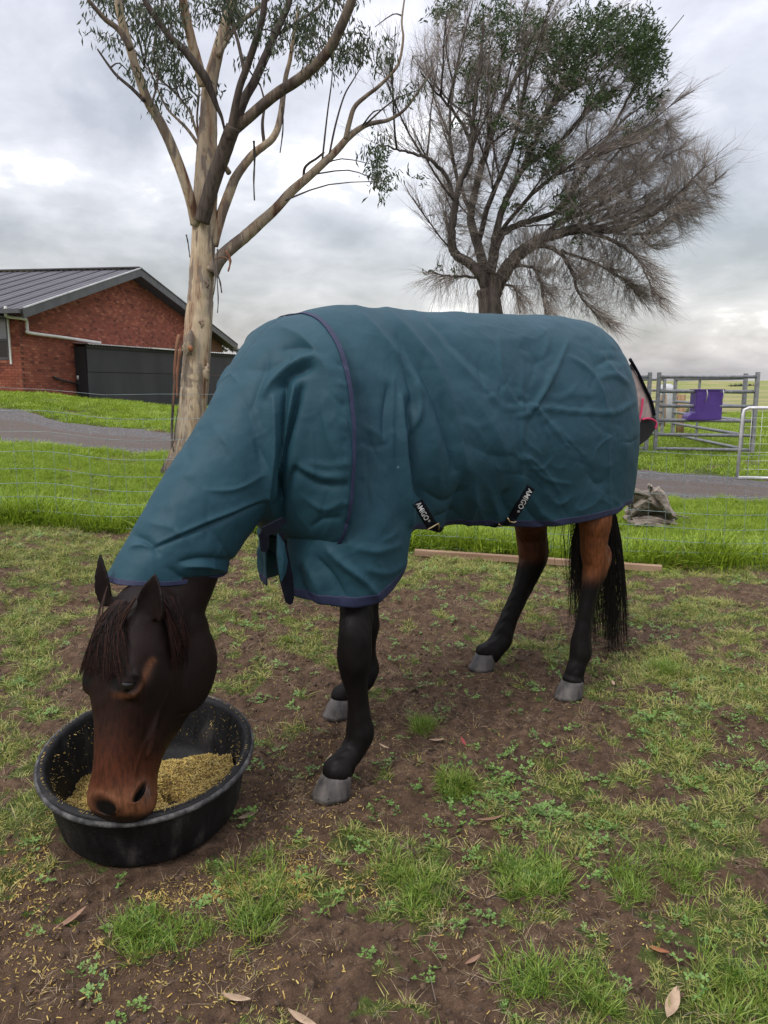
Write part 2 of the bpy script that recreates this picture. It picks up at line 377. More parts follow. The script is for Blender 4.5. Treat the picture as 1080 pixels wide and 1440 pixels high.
    M['brick'] = t.fin(t.mix(t.ramp(f, [(.3, (0, 0, 0)), (.8, (.35, .35, .35))]), at, (.10, .04, .025)), .9, t.bump(f, .4, .004), spec=.2)
    M['mortar'] = simple('mortar', (.13, .060, .042), (.20, .10, .07), 20, .95, .3)
    M['roof'] = simple('dark_roof_steel', (.040, .037, .044), (.060, .056, .065), 1.2, .45, .05, spec=.5)
    M['roof_edge'] = simple('roof_edge_steel', (.05, .05, .056), (.08, .08, .085), 3, .5, .05)
    M['cream'] = simple('cream_pipe', (.55, .54, .50), (.68, .67, .63), 4, .45, .05)
    M['soffit'] = simple('dark_soffit', (.02, .018, .018), (.035, .03, .03), 6, .8, .1)
    M['tanksheet'] = simple('charcoal_sheet', (.018, .018, .020), (.034, .033, .036), 1.1, .65, .15, 9, .004, stretch=(1, 1, .3))
    M['zinc'] = simple('bare_zinc', (.5, .5, .51), (.68, .68, .68), 5, .4, .1, metal=.6)
    M['reflpane'] = simple('grey_reflection_pane', (.20, .21, .24), (.28, .29, .32), .8, .12, .0)  # upper pane: its grey reflection is put into the base colour
    M['darkpane'] = simple('dark_window_pane', (.008, .008, .009), (.018, .017, .016), .8, .12, .0)
    M['pipe_black'] = simple('black_poly_pipe', (.01, .01, .01), (.02, .02, .02), 8, .5, .1)
    M['steel'] = simple('galvanised_steel', (.20, .205, .215), (.32, .325, .34), 12, .45, .1, metal=.35)
    M['silver'] = simple('bright_galvanised', (.5, .5, .51), (.66, .66, .67), 12, .4, .1, metal=.3)
    M['wire'] = simple('fence_wire', (.13, .19, .19), (.24, .31, .31), 6, .5, .0, metal=.2)
    M['purple'] = simple('purple_plastic', (.085, .035, .25), (.11, .05, .31), 5, .4, .05)
    M['wood'] = simple('weathered_plank', (.17, .10, .06), (.30, .20, .13), 10, .85, .5, 40, .004, stretch=(.15, 1, 1))
    M['post'] = simple('post_wood', (.20, .12, .06), (.34, .22, .12), 10, .85, .5, 40, .004, stretch=(1, 1, .2))
    M['greywood'] = simple('grey_dead_wood', (.13, .105, .085), (.34, .29, .245), 16, .9, .9, 50, .012, stretch=(.3, 1, 1))
    M['tankgrey'] = simple('pale_grey_tank', (.32, .33, .34), (.42, .43, .44), 4, .5, .05)
    M['deadleaf'] = simple('dead_leaf', (.16, .085, .05), (.30, .18, .12), 30, .7, .3)
    M['tanleaf'] = simple('tan_dead_leaf', (.28, .19, .12), (.42, .31, .21), 30, .7, .3)
    M['redleaf'] = simple('red_leaf', (.22, .025, .03), (.34, .06, .06), 30, .6, .3)
    M['clod'] = simple('soil_clods', (.028, .016, .010), (.12, .075, .045), 40, .95, .8, 120, .004)
    M['clay'] = simple('orange_bark_scrap', (.22, .08, .035), (.32, .14, .07), 12, .9, .5)
make_materials()
# ================================================================ GROUND
drv_px = [(-30, 618, 572), (33, 622, 577), (80, 627, 593), (123, 632, 598), (233, 638, 608), (420, 655, 628), (640, 675, 646), (892, 696, 662), (1025, 703, 672), (1080, 706, 678)]
DU = np.array([-700]+[q[0] for q in drv_px]+[1700]); DN = np.array([606]+[q[1] for q in drv_px]+[716]); DF = np.array([567]+[q[2] for q in drv_px]+[684])
def drv_t(x, y):                    # 0 near edge .. 1 far edge of the gravel
    x = np.asarray(x, float); y = np.asarray(y, float); u, v = proj(np.stack([x, y, gz(x, y)], -1)); n = np.interp(u, DU, DN); f = np.interp(u, DU, DF)
    return np.where(y > 4, (n-v)/(n-f), -1.)
FENCE = [(-9.0, 6.55), (-3.3, 6.25), (.3, 6.22), (2.97, 5.95), (8.0, 5.6)]
def fence_y(x): return np.interp(x, [p[0] for p in FENCE], [p[1] for p in FENCE])
blobs = [  # turf wear seen in the paddock: position, reach, and whether bare (-) or grassy (+)
 (560, 930, 170, 90, -.40), (400, 1150, 170, 70, -.38), (80, 1370, 230, 70, -.55), (330, 1330, 150, 60, -.25), (560, 1330, 120, 60, -.30), (760, 1330, 130, 40, -.25), (640, 1080, 150, 70, -.42),
 (150, 850, 130, 22, -.18), (900, 835, 150, 14, -.30), (640, 850, 100, 16, -.25), (200, 1255, 130, 34, -.30), (720, 1010, 120, 40, -.2), (900, 1250, 110, 30, -.25), (860, 930, 60, 25, -.2),
 (60, 790, 150, 40, .25), (980, 960, 130, 50, .30), (880, 1060, 130, 45, .35), (1010, 1150, 110, 60, .30), (40, 1130, 60, 60, .25), (590, 1235, 60, 32, .40), (745, 1235, 50, 28, .55),
 (640, 1105, 26, 15, .8), (595, 1022, 20, 12, .8), (660, 790, 120, 14, .45), (940, 800, 200, 14, .40), (205, 1310, 45, 22, .35), (330, 1230, 60, 40, .22), (960, 1400, 120, 40, .2), (480, 960, 40, 22, -.1), (370, 1280, 50, 20, .2), (760, 1130, 80, 25, .15), (30, 980, 40, 90, .2)]
def grass_mask(x, y):
    u, v = proj(np.stack([x, y, gz(x, y)], -1))
    m = .52+(fbm(x*2.3+5, y*2.3+2, 4)-.5)*.75+(fbm(x*8, y*8, 3)-.5)*1.15+(fbm(x*24, y*24, 2)-.5)*.7
    for bu, bv, ru, rv, a in blobs:
        m = m+.8*a*np.exp(-((u-bu)/ru)**2-((v-bv)/rv)**2)
    m = np.clip((m-.46)/.26, 0, 1)
    beyond = smooth(-.12, .02, y-fence_y(x))
    m = m*(1-beyond)+beyond*(1-.75*smooth(.62, .74, fbm(x*1.3+40, y*1.3, 3)))
    t = drv_t(x, y); edge = .12*(fbm(x*1.5, y*1.5, 3)-.5)*2
    inside = smooth(-.06, .02, t+edge)*(1-smooth(.98, 1.08, t+edge))
    return m*(1-inside), inside
def build_ground():
    nt_, nr = 560, 620
    a = np.linspace(-1, 1, nt_); tx = .62*a+2.6*np.sign(a)*np.abs(a)**5
    r1 = -2+np.linspace(0, 1, 40)**1*2.9; r2 = .9+np.cumsum(np.linspace(.007, .022, 400)); r2 = r2*(6.9/r2[-1]) if False else r2
    k = r2[-1]; r3 = k*np.exp(np.linspace(0, np.log(900/k), nr-440)[1:])
    ys = np.concatenate([r1[:-1], r2, r3])
    Y, T = np.meshgrid(ys, tx, indexing='ij'); X = T*(np.maximum(Y, 0)+2.2+np.minimum(Y, 0)*0)
    Z = gz(X, Y); m, ins = grass_mask(X, Y)
    near = 1-smooth(8, 14, Y)
    rough = (fbm(X*3.1, Y*3.1, 3)-.5)*.05+(fbm(X*14, Y*14, 4)-.5)*.055+(fbm(X*45, Y*45, 2)-.5)*.022
    foot = 0
    for (px_, py_) in FEET: foot = foot+np.exp(-(((X-px_)**2+(Y-py_)**2)/.11**2))
    tubf = np.exp(-(((X+.77)**2+(Y-2.37)**2)/.42**2)**2)
    rough = rough*(1-np.clip(foot, 0, 1))*(1-.8*tubf)*(.35+.65*near)*(1-.8*ins)
    Z = Z+rough-.07*ins
    Zb = Z+(fbm(X*.02, Y*.02, 3)-.5)*4.0*smooth(90, 260, Y)+smooth(150, 400, Y)*1.2*smooth(.1, .6, T)
    me = npmesh("ground", np.stack([X, Y, Zb], -1).reshape(-1, 3), gridfaces(*X.shape), M['ground'])
    setattr_f(me, 'grass', m.ravel()); setattr_f(me, 'far', smooth(24, 60, Y+0*X).ravel())
    o = bpy.data.objects.new("ground", me); link(o); o['kind'] = 'structure'
    return o
def hoofspots():
    return [G(468, 1118), G(476, 1006), G(800, 980), G(678, 940)]
FEETP = hoofspots(); FEET = [(p.x, p.y) for p in FEETP]
ground = build_ground()
gdg = ground.data
def build_drive():
    n = 260; m = 30; us = np.linspace(-650, 1650, n); t = np.linspace(-.03, 1.04, m)
    nv_ = np.interp(us, DU, DN); fv_ = np.interp(us, DU, DF); tt = t[None]+(fbm(us[:, None]*.035, t[None]*3, 3)-.5)*.16*(np.abs(t-.5)*2)[None]
    X, Y = Gv(np.repeat(us[:, None], m, 1).ravel(), (nv_[:, None]+(fv_-nv_)[:, None]*tt).ravel()); X = X.reshape(n, m); Y = Y.reshape(n, m)
    e = (np.abs(t-.5)*2)[None]
    Z = gz(X, Y)+.028-.05*smooth(.9, 1.05, e)+(fbm(X*6, Y*6, 3)-.5)*.02
    me = npmesh("driveway", np.stack([X, Y, Z], -1).reshape(-1, 3), gridfaces(n, m), M['gravel'])
    w = np.exp(-((t-.22)/.13)**2)+np.exp(-((t-.5)/.12)**2); setattr_f(me, 'wear', (np.repeat(w[None], n, 0)).ravel())
    o = bpy.data.objects.new("driveway", me); link(o); o['kind'] = 'structure'
build_drive()
# ---------------------------------------------------------------- scattering
def scatter(name, pts, rot, scale, idx, sources, label=None):
    me = bpy.data.meshes.new(name); me.vertices.add(len(pts)); me.vertices.foreach_set('co', np.asarray(pts, np.float32).ravel())
    setattr_f(me, 'irot', rot, 'FLOAT_VECTOR'); setattr_f(me, 'iscale', scale, 'FLOAT_VECTOR'); setattr_f(me, 'iidx', idx, 'INT')
    col = bpy.data.collections.new(name+"_sources")
    for s_ in sources: col.objects.link(s_)
    ng = bpy.data.node_groups.new(name, 'GeometryNodeTree')
    ng.interface.new_socket('Geometry', in_out='INPUT', socket_type='NodeSocketGeometry'); ng.interface.new_socket('Geometry', in_out='OUTPUT', socket_type='NodeSocketGeometry')
    N = ng.nodes; L = ng.links; gi = N.new('NodeGroupInput'); go = N.new('NodeGroupOutput')
    m2p = N.new('GeometryNodeMeshToPoints'); iop = N.new('GeometryNodeInstanceOnPoints'); ci = N.new('GeometryNodeCollectionInfo')
    ci.inputs['Collection'].default_value = col; ci.inputs['Separate Children'].default_value = True; ci.inputs['Reset Children'].default_value = True
    def na(nm, ty):
        x = N.new('GeometryNodeInputNamedAttribute'); x.data_type = ty; x.inputs['Name'].default_value = nm; return x.outputs['Attribute']
    L.new(gi.outputs[0], m2p.inputs['Mesh']); L.new(m2p.outputs[0], iop.inputs['Points']); L.new(ci.outputs[0], iop.inputs['Instance'])
    iop.inputs['Pick Instance'].default_value = True
    L.new(na('iidx', 'INT'), iop.inputs['Instance Index']); L.new(na('irot', 'FLOAT_VECTOR'), iop.inputs['Rotation']); L.new(na('iscale', 'FLOAT_VECTOR'), iop.inputs['Scale'])
    L.new(iop.outputs[0], go.inputs[0])
    o = bpy.data.objects.new(name, me); link(o); md = o.modifiers.new("scatter", 'NODES'); md.node_group = ng
    props(o, label, kind='stuff'); return o
_srcn = [0]
def src(name, mb, mat):                # numbered so that the sorted collection keeps this order
    _srcn[0] += 1; return bpy.data.objects.new('source_%03d_%s' % (_srcn[0], name), mb.mesh(name, mat))
def tuft(n, h, spread, w, lean, segs=3, seed=0):
    r = random.Random(seed); mb = MB()
    for _ in range(n):
        a = r.uniform(0, 6.283); rr = spread*math.sqrt(r.random()); bx, by = math.cos(a)*rr, math.sin(a)*rr
        a2 = a+r.uniform(-1.2, 1.2); hh = h*r.uniform(.5, 1.15); le = lean*hh*r.uniform(.3, 1.5); ww = w*r.uniform(.6, 1.2)
        sx, sy = -math.sin(a2), math.cos(a2); tw = r.uniform(-.8, .8); vs = []
        for i in range(segs+1):
            t = i/segs; o = le*t**1.8; z = hh*(t-.28*t*t*(le/hh)); x = bx+math.cos(a2)*o; y = by+math.sin(a2)*o
            if i == segs: vs.append((x, y, z))
            else:
                q = ww*(1-t**2*.8)/2; cx, cy = math.cos(tw*t), math.sin(tw*t); vs += [(x+(sx*cx)*q, y+(sy*cx)*q, z+cy*q), (x-(sx*cx)*q, y-(sy*cx)*q, z-cy*q)]
        fs = [(2*i, 2*i+1, 2*i+3, 2*i+2) for i in range(segs-1)]+[(2*segs-2, 2*segs-1, 2*segs)]
        mb.add(vs, fs)
    return mb
short = [src("turf_tuft", tuft(11, .027, .026, .0030, 1.5, 3, k), M['grass']) for k in range(5)]
mid = [src("turf_clump", tuft(26, .085, .045, .0042, 1.0, 4, 20+k), M['grass_tussock']) for k in range(4)]
lush = [src("long_clump", tuft(26, .13, .07, .0055, .8, 3, 40+k), M['grass_lush']) for k in range(4)]
farc = [src("far_clump", tuft(34, .085, .16, .011, .9, 2, 60+k), M['grass_lush']) for k in range(4)]
dry = [src("dry_tuft", tuft(12, .045, .04, .0022, 2.6, 3, 80+k), M['straw']) for k in range(4)]
def weedmb(seed, n=7, sz=.015):
    r = random.Random(seed); mb = MB()
    for _ in range(n):
        a = r.uniform(0, 6.28); d = r.uniform(.005, .05); z = r.uniform(.008, .028); c = Vector((math.cos(a)*d, math.sin(a)*d, z)); s_ = sz*r.uniform(.5, 1.2)
        t1 = Vector((math.cos(a+.3), math.sin(a+.3), r.uniform(-.3, .5))); t2 = t1.cross(UP).normalized()
        for k in range(3):
            an = (k-1)*1.9; e = (t1*math.cos(an)+t2*math.sin(an)); f = t1*-math.sin(an)+t2*math.cos(an)
            p = c+e*s_*.55; mb.add([c, p+f*s_*.42, c+e*s_*1.1+UP*.003, p-f*s_*.42], [(0, 1, 2, 3)])
        mb.add([(0, 0, 0), c, c+t2*.0015], [(0, 1, 2)])
    return mb
weeds = [src("clover", weedmb(k), M['weed']) for k in range(4)]
def scatter_zone(y0, y1, dens, xk=.62, xo=.9):
    area = lambda y: 2*(xk*y+xo)
    n = int(dens*(area(y0)+area(y1))/2*(y1-y0)); y = RNG.uniform(y0, y1, n*2); keep = RNG.random(n*2) < area(y)/area(y1); y = y[keep][:n]
    x = RNG.uniform(-1, 1, len(y))*(xk*y+xo); return x, y
gbv = None
def gheight(x, y):                  # ground mesh height with its roughness
    global gbv
    if gbv is None: gbv = BVHTree.FromObject(ground, bpy.context.evaluated_depsgraph_get())
    out = np.empty(len(x))
    for i in range(len(x)):
        h = gbv.ray_cast(Vector((x[i], y[i], 30)), Vector((0, 0, -1)))
        out[i] = h[0].z if h[0] is not None else 0
    return out
def tub_out(x, y, r=.30): return ((x+.77)**2+(y-2.33)**2) > r*r
def inst(x, y, sc, tilt=.15, dz=0.):
    n = len(x); z = gheight(x, y)+dz
    rot = np.stack([RNG.normal(0, tilt, n), RNG.normal(0, tilt, n), RNG.uniform(0, 6.283, n)], -1)
    s3 = np.stack([sc, sc, sc*RNG.uniform(.75, 1.25, n)], -1)
    return np.stack([x, y, z], -1), rot, s3
def do_grass():
    P_, R2, S2, I2, src_all = [], [], [], [], short+mid+lush+farc
    def put(x, y, sc, lo, hi, tilt=.15):
        a, b, c = inst(x, y, sc, tilt); P_.append(a); R2.append(b); S2.append(c); I2.append(RNG.integers(lo, hi, len(x)))
    x, y = scatter_zone(1.0, 6.15, 1500); m, _ = grass_mask(x, y)
    k = (RNG.random(len(x)) < m**1.3*.95+.02) & tub_out(x, y) & (y < fence_y(x)-.03); x, y, m = x[k], y[k], m[k]
    put(x, y, (.55+.55*m)*RNG.uniform(.5, 1.3, len(x))*(.72+.28*smooth(1.6, 3.2, y)), 0, 5, .35)
    k = (m > .7) & (RNG.random(len(x)) < .035); put(x[k], y[k], RNG.uniform(.3, .62, k.sum()), 5, 9)
    # distinct tussocks
    for (u, v, n, r_, s_) in [(640, 1108, 34, .055, .62), (595, 1025, 22, .045, .55), (745, 1240, 44, .09, .68), (575, 1225, 28, .10, .58), (600, 1262, 20, .08, .55), (205, 1315, 40, .08, .6), (880, 1250, 24, .07, .6), (935, 945, 20, .06, .7), (270, 1320, 16, .06, .5), (730, 1370, 24, .07, .6), (830, 1395, 20, .07, .6), (360, 1300, 20, .06, .7), (960, 1235, 20, .07, .55),
                              (600, 770, 40, .14, 1.1), (640, 765, 30, .12, 1.0), (360, 1235, 26, .1, .6), (1040, 1400, 30, .1, .7)]:
        c = G(u, v); a = RNG.uniform(0, 6.28, n); d = r_*np.sqrt(RNG.random(n)); put(c.x+np.cos(a)*d, c.y+np.sin(a)*d*1.2, s_*RNG.uniform(.6, 1.2, n), 5, 9, .35)
    # beyond the wire: long grass thinning to the gravel
    x, y = scatter_zone(5.6, 12.5, 600, .6, 1.0); m, ins = grass_mask(x, y)
    k = (y > fence_y(x)-.02) & (RNG.random(len(x)) < m*.95); x, y = x[k], y[k]
    edge = np.exp(-((y-fence_y(x))/.55)**2); put(x, y, (.55+1.2*edge*(fbm(x*2, y*2, 2)*.8+.4))*(.55+.9*fbm(x*3.5, y*3.5, 3))*RNG.uniform(.6, 1.2, len(x)), 9, 13, .25)
    x, y = scatter_zone(11.0, 42, 32, .60, 1.0); m, ins = grass_mask(x, y)
    k = (RNG.random(len(x)) < m) ; x, y = x[k], y[k]; put(x, y, RNG.uniform(.6, 1.3, len(x))*(1+.012*y), 13, 17, .1)
    scatter("grass", np.concatenate(P_), np.concatenate(R2), np.concatenate(S2), np.concatenate(I2), src_all)
    # dry grass, weeds
    x, y = scatter_zone(1.0, 6.1, 520); m, _ = grass_mask(x, y); w = fbm(x*4+30, y*4, 3)
    k = (RNG.random(len(x)) < .25+.7*smooth(.45, .65, w)) & tub_out(x, y); x, y = x[k], y[k]
    a, b, c = inst(x, y, RNG.uniform(.22, .62, len(x)), .7)
    scatter("dry_grass", a, b, c, RNG.integers(0, 4, len(x)), dry)
    x, y = scatter_zone(1.0, 6.1, 330); m, _ = grass_mask(x, y); w = fbm(x*2.2+90, y*2.2+5, 3); u, v = proj(np.stack([x, y, gz(x, y)], -1))
    hot = np.exp(-((u-900)/230)**2-((v-1120)/120)**2)+np.exp(-((u-720)/60)**2-((v-1130)/30)**2)+.7*np.exp(-((u-980)/120)**2-((v-1380)/60)**2)
    k = (RNG.random(len(x)) < .12+.9*hot*smooth(.38, .58, w)); x, y = x[k], y[k]
    a, b, c = inst(x, y, RNG.uniform(.45, 1.0, len(x)), .25)
    scatter("clover_and_weeds", a, b, c, RNG.integers(0, 4, len(x)), weeds)
do_grass()
# chaff dropped on the ground
def flake(seed, ln=.016, w=.0035):
    r = random.Random(seed); mb = MB(); 
    mb.add([(-ln/2, -w/2, 0), (ln/2*.6, -w/2, .002), (ln/2, 0, .003), (ln/2*.6, w/2, .0015), (-ln/2, w/2, 0), (0, 0, .004)], [(0, 1, 5), (1, 2, 5), (2, 3, 5), (3, 4, 5), (4, 0, 5)])
    return mb
flakes = [src("chaff_flake", flake(k, .011+.005*k, .0035+.0012*(k % 2)), M['feedflake']) for k in range(4)]
def do_chaff():
    pu, pv, n_ = [], [], []
    for (u, v, su, sv, n) in [(40, 1230, 35, 40, 260), (20, 1330, 40, 40, 110), (650, 960, 1, 1, 0), (415, 1225, 12, 18, 150), (430, 1245, 8, 12, 60), (290, 1255, 50, 12, 200), (340, 1245, 40, 10, 200), (225, 1265, 18, 10, 70), (270, 1330, 90, 40, 160), (240, 1400, 60, 30, 90),
                              (60, 1400, 60, 30, 60), (395, 1390, 60, 40, 60), (420, 1080, 60, 60, 260), (440, 1190, 60, 30, 120), (500, 1240, 20, 10, 60), (137, 1335, 6, 10, 25), (600, 1000, 120, 60, 200), (700, 1200, 160, 80, 160), (90, 1190, 20, 15, 90), (870, 1330, 120, 60, 90)]:
        n = int(n*2.6); pu.append(RNG.normal(u, su, n)); pv.append(RNG.normal(v, sv, n))
    u = np.concatenate(pu); v = np.concatenate(pv); x, y = Gv(u, v); k = tub_out(x, y, .31); x, y = x[k], y[k]
    a, b, c = inst(x, y, RNG.uniform(.2, .75, len(x)), .6, .004)
    scatter("spilled_chaff", a, b, c, RNG.integers(0, 4, len(x)), flakes)
    # short sticks and bark crumbs
    cr = [src("bark_crumb", (lambda m: (m.tube([(0, 0, 0), (.012, .003, .003), (.03*(1+k), .0, .002)], [.0012, .0016, .0008], 4), m)[1])(MB()), M[q]) for k, q in enumerate(('deadleaf', 'tanleaf', 'greywood'))]
    def clodmb(seed):
        r = random.Random(seed); mb = MB(); mb.tube([(0, 0, -.006), (0, 0, -.002), (.001, 0, .003), (0, .001, .006)], [.003, .008, .007, .002], 6)
        mb.v = [tuple(c*r.uniform(.6, 1.35) for c in v) for v in mb.v]; return mb
    cl = [src("soil_clod", clodmb(k), M['clod']) for k in range(5)]
    x, y = scatter_zone(.95, 5.2, 900); m, _ = grass_mask(x, y); k = (RNG.random(len(x)) > m*.8) & tub_out(x, y, .31); x, y = x[k], y[k]; a, b, c = inst(x, y, RNG.uniform(.2, 1.0, len(x))**1.6*1.4, .8, .0)
    scatter("soil_clods", a, b, c, RNG.integers(0, 5, len(x)), cl)
    x, y = scatter_zone(1.0, 6.0, 300); k = tub_out(x, y, .31); x, y = x[k], y[k]; a, b, c = inst(x, y, RNG.uniform(.15, .62, len(x)), .25, .004)
    scatter("ground_litter", a, b, c, RNG.integers(0, 3, len(x)), cr)
do_chaff()
# single fallen leaves and scraps one can point at
def fallen(name, u, v, ln, w, ang, mat, label, cat='leaf', curl=.3, group=None, lift=.012):
    c = G(u, v); c.z = gheight(np.array([c.x]), np.array([c.y]))[0]+lift
    n = 9; V = []; 
    for i in range(n):
        t = i/(n-1); ww = w/2*math.sin(math.pi*min(.98, max(.03, t)))**.7
        for s_ in (-1, 0, 1): V.append((ln*(t-.5), s_*ww, curl*ln*((t-.5)**2)*.8+(abs(s_)*w*.22)))
    F_ = [(i*3+k, i*3+k+1, i*3+k+4, i*3+k+3) for i in range(n-1) for k in (0, 1)]
    mb = MB(); mb.add(V, F_); o = mb.build(name, M[mat]); o.location = c; o.rotation_euler = (random.uniform(-.15, .15), random.uniform(-.15, .15), ang)
    md = o.modifiers.new("thick", 'SOLIDIFY'); md.thickness = .0012; props(o, label, cat, group); return o
fallen("fallen_leaf", 333, 1411, .075, .02, -.35, 'tanleaf', "curled pinkish tan leaf lying on bare soil at the bottom edge, below the tub")
fallen("fallen_leaf", 98, 1292, .10, .018, .9, 'deadleaf', "long brown curved leaf lying in front of the black tub")
fallen("fallen_leaf", 462, 1074-0, .075, .014, 1.3, 'tanleaf', "narrow bent tan leaf standing beside the near front hoof")
fallen("fallen_leaf", 614, 1046, .06, .022, .1, 'tanleaf', "small broad tan leaf near the red leaf in the middle of the paddock")
fallen("fallen_leaf", 652, 1048, .075, .012, 1.75, 'redleaf', "bright red narrow leaf standing up from bare soil between the horse's legs")
fallen("fallen_leaf", 862, 968, .05, .015, 1.5, 'tanleaf', "small upright orange tan leaf to the right of the near hind hoof")
fallen("fallen_leaf", 425, 1432, .08, .02, -.5, 'tanleaf', "pale split leaf cut by the bottom edge of the picture")
fallen("fallen_leaf", 690, 1158, .09, .016, .15, 'deadleaf', "dull purple brown bark strip lying on soil above the large tussock")
fallen("fallen_leaf", 540, 1052, .05, .012, -.6, 'tanleaf', "thin tan leaf lying left of the broad leaf in front of the horse")
fallen("fallen_leaf", 945, 1420, .10, .03, 1.0, 'tanleaf', "fan of pale dry husk at the lower right corner")
fallen("fallen_leaf", 925, 1342, .06, .014, -.7, 'clay', "orange brown leaf scrap in the lower right among small weeds")
fallen("fallen_leaf", 665, 1352, .05, .012, .6, 'deadleaf', "short rust coloured leaf lying left of the low tussock")
fallen("fallen_leaf", 350, 1152, .07, .03, .6, 'tanleaf', "pale dry grass husk right beside the tub's wall")
fallen("bark_scrap", 105, 663+2, .22, .07, .1, 'clay', "orange bark scrap lying on the long grass behind the wire, left of the gum trunk", 'bark')
# ================================================================ WIRE FENCE
def build_fence():
    e = empty("wire_fence", (-3.3, 6.25, gz1(-3.3, 6.25)), "greenish wire mesh stock fence with square openings running across behind the horse", "fence")
    xs = np.arange(-6.3, 6.3, .15); ys = fence_y(xs); zs = gz(xs, ys)+.02
    hs = [.0, .10, .20, .31, .43, .57, .73, .90]
    dip = .015*np.sin(xs*1.7)+.01*np.sin(xs*4.1)
    for h in hs:
        mb = MB(); mb.tube([(x, y, z+h+d*(h > .1)) for x, y, z, d in zip(xs, ys, zs, dip)], .0024, 4, False); mb.build("line_wire", M['wire'], e)
    mb = MB(); mb.tube([(x, y, z+1.10+.01*math.sin(x)) for x, y, z in zip(xs[:42:3], ys[:42:3], zs[:42:3])], .0018, 4, False); mb.build("plain_top_wire", M['wire'], e)
    mb = MB(); pts = [(.004*math.sin(k*2.1), .0015*(1 if k % 2 else -1), h) for k, h in enumerate(hs)]
    mb.tube(pts, .0014, 4, False); 
    for h in hs[1:]: mb.tube([(-.006, 0, h), (.006, 0, h)], .0028, 5)
    me = mb.mesh("stay_wire", M['wire'])
    for x, y, z, d in zip(xs, ys, zs, dip):
        if -4.4 < x < 4.2:
            o = bpy.data.objects.new("stay_wire", me); o.location = (x, y, z+d*.3); o.rotation_euler = (0, random.gauss(0, .02), 0); link(o, e)
build_fence()
# the sawn rail lying at the foot of the wire
def build_rail():
    a = G(583, 783); b = G(930, 806); a.z += .035; b.z += .035
    mb = MB(); mb.bar(a, b, .045, .055); o = mb.build("timber_rail", M['wood'], None, False, label="weathered timber rail lying along the foot of the wire fence behind the horse", cat="timber rail")
    md = o.modifiers.new("bevel", 'BEVEL'); md.width = .006
build_rail()
def build_twine():
    c = G(945, 797); mb = MB()
    for k in range(46):
        p = Vector((random.gauss(0, .07), random.gauss(0, .04), random.uniform(0, .06))); pts = []
        d = Vector((random.gauss(0, 1), random.gauss(0, .6), random.gauss(0, .4))).normalized()
        for i in range(7):
            pts.append(c+p); p = p+d*.028; d = (d+Vector((random.gauss(0, .4), random.gauss(0, .4), random.gauss(0, .35)))-p*2.5).normalized(); p.z = max(p.z, .004)
        mb.tube(pts, .0016, 3, False)
    mb.build("tangled_straw", M['feedflake'], label="loose tangle of pale straw lying at the fence beside the rail's end", cat="straw tangle")
build_twine()
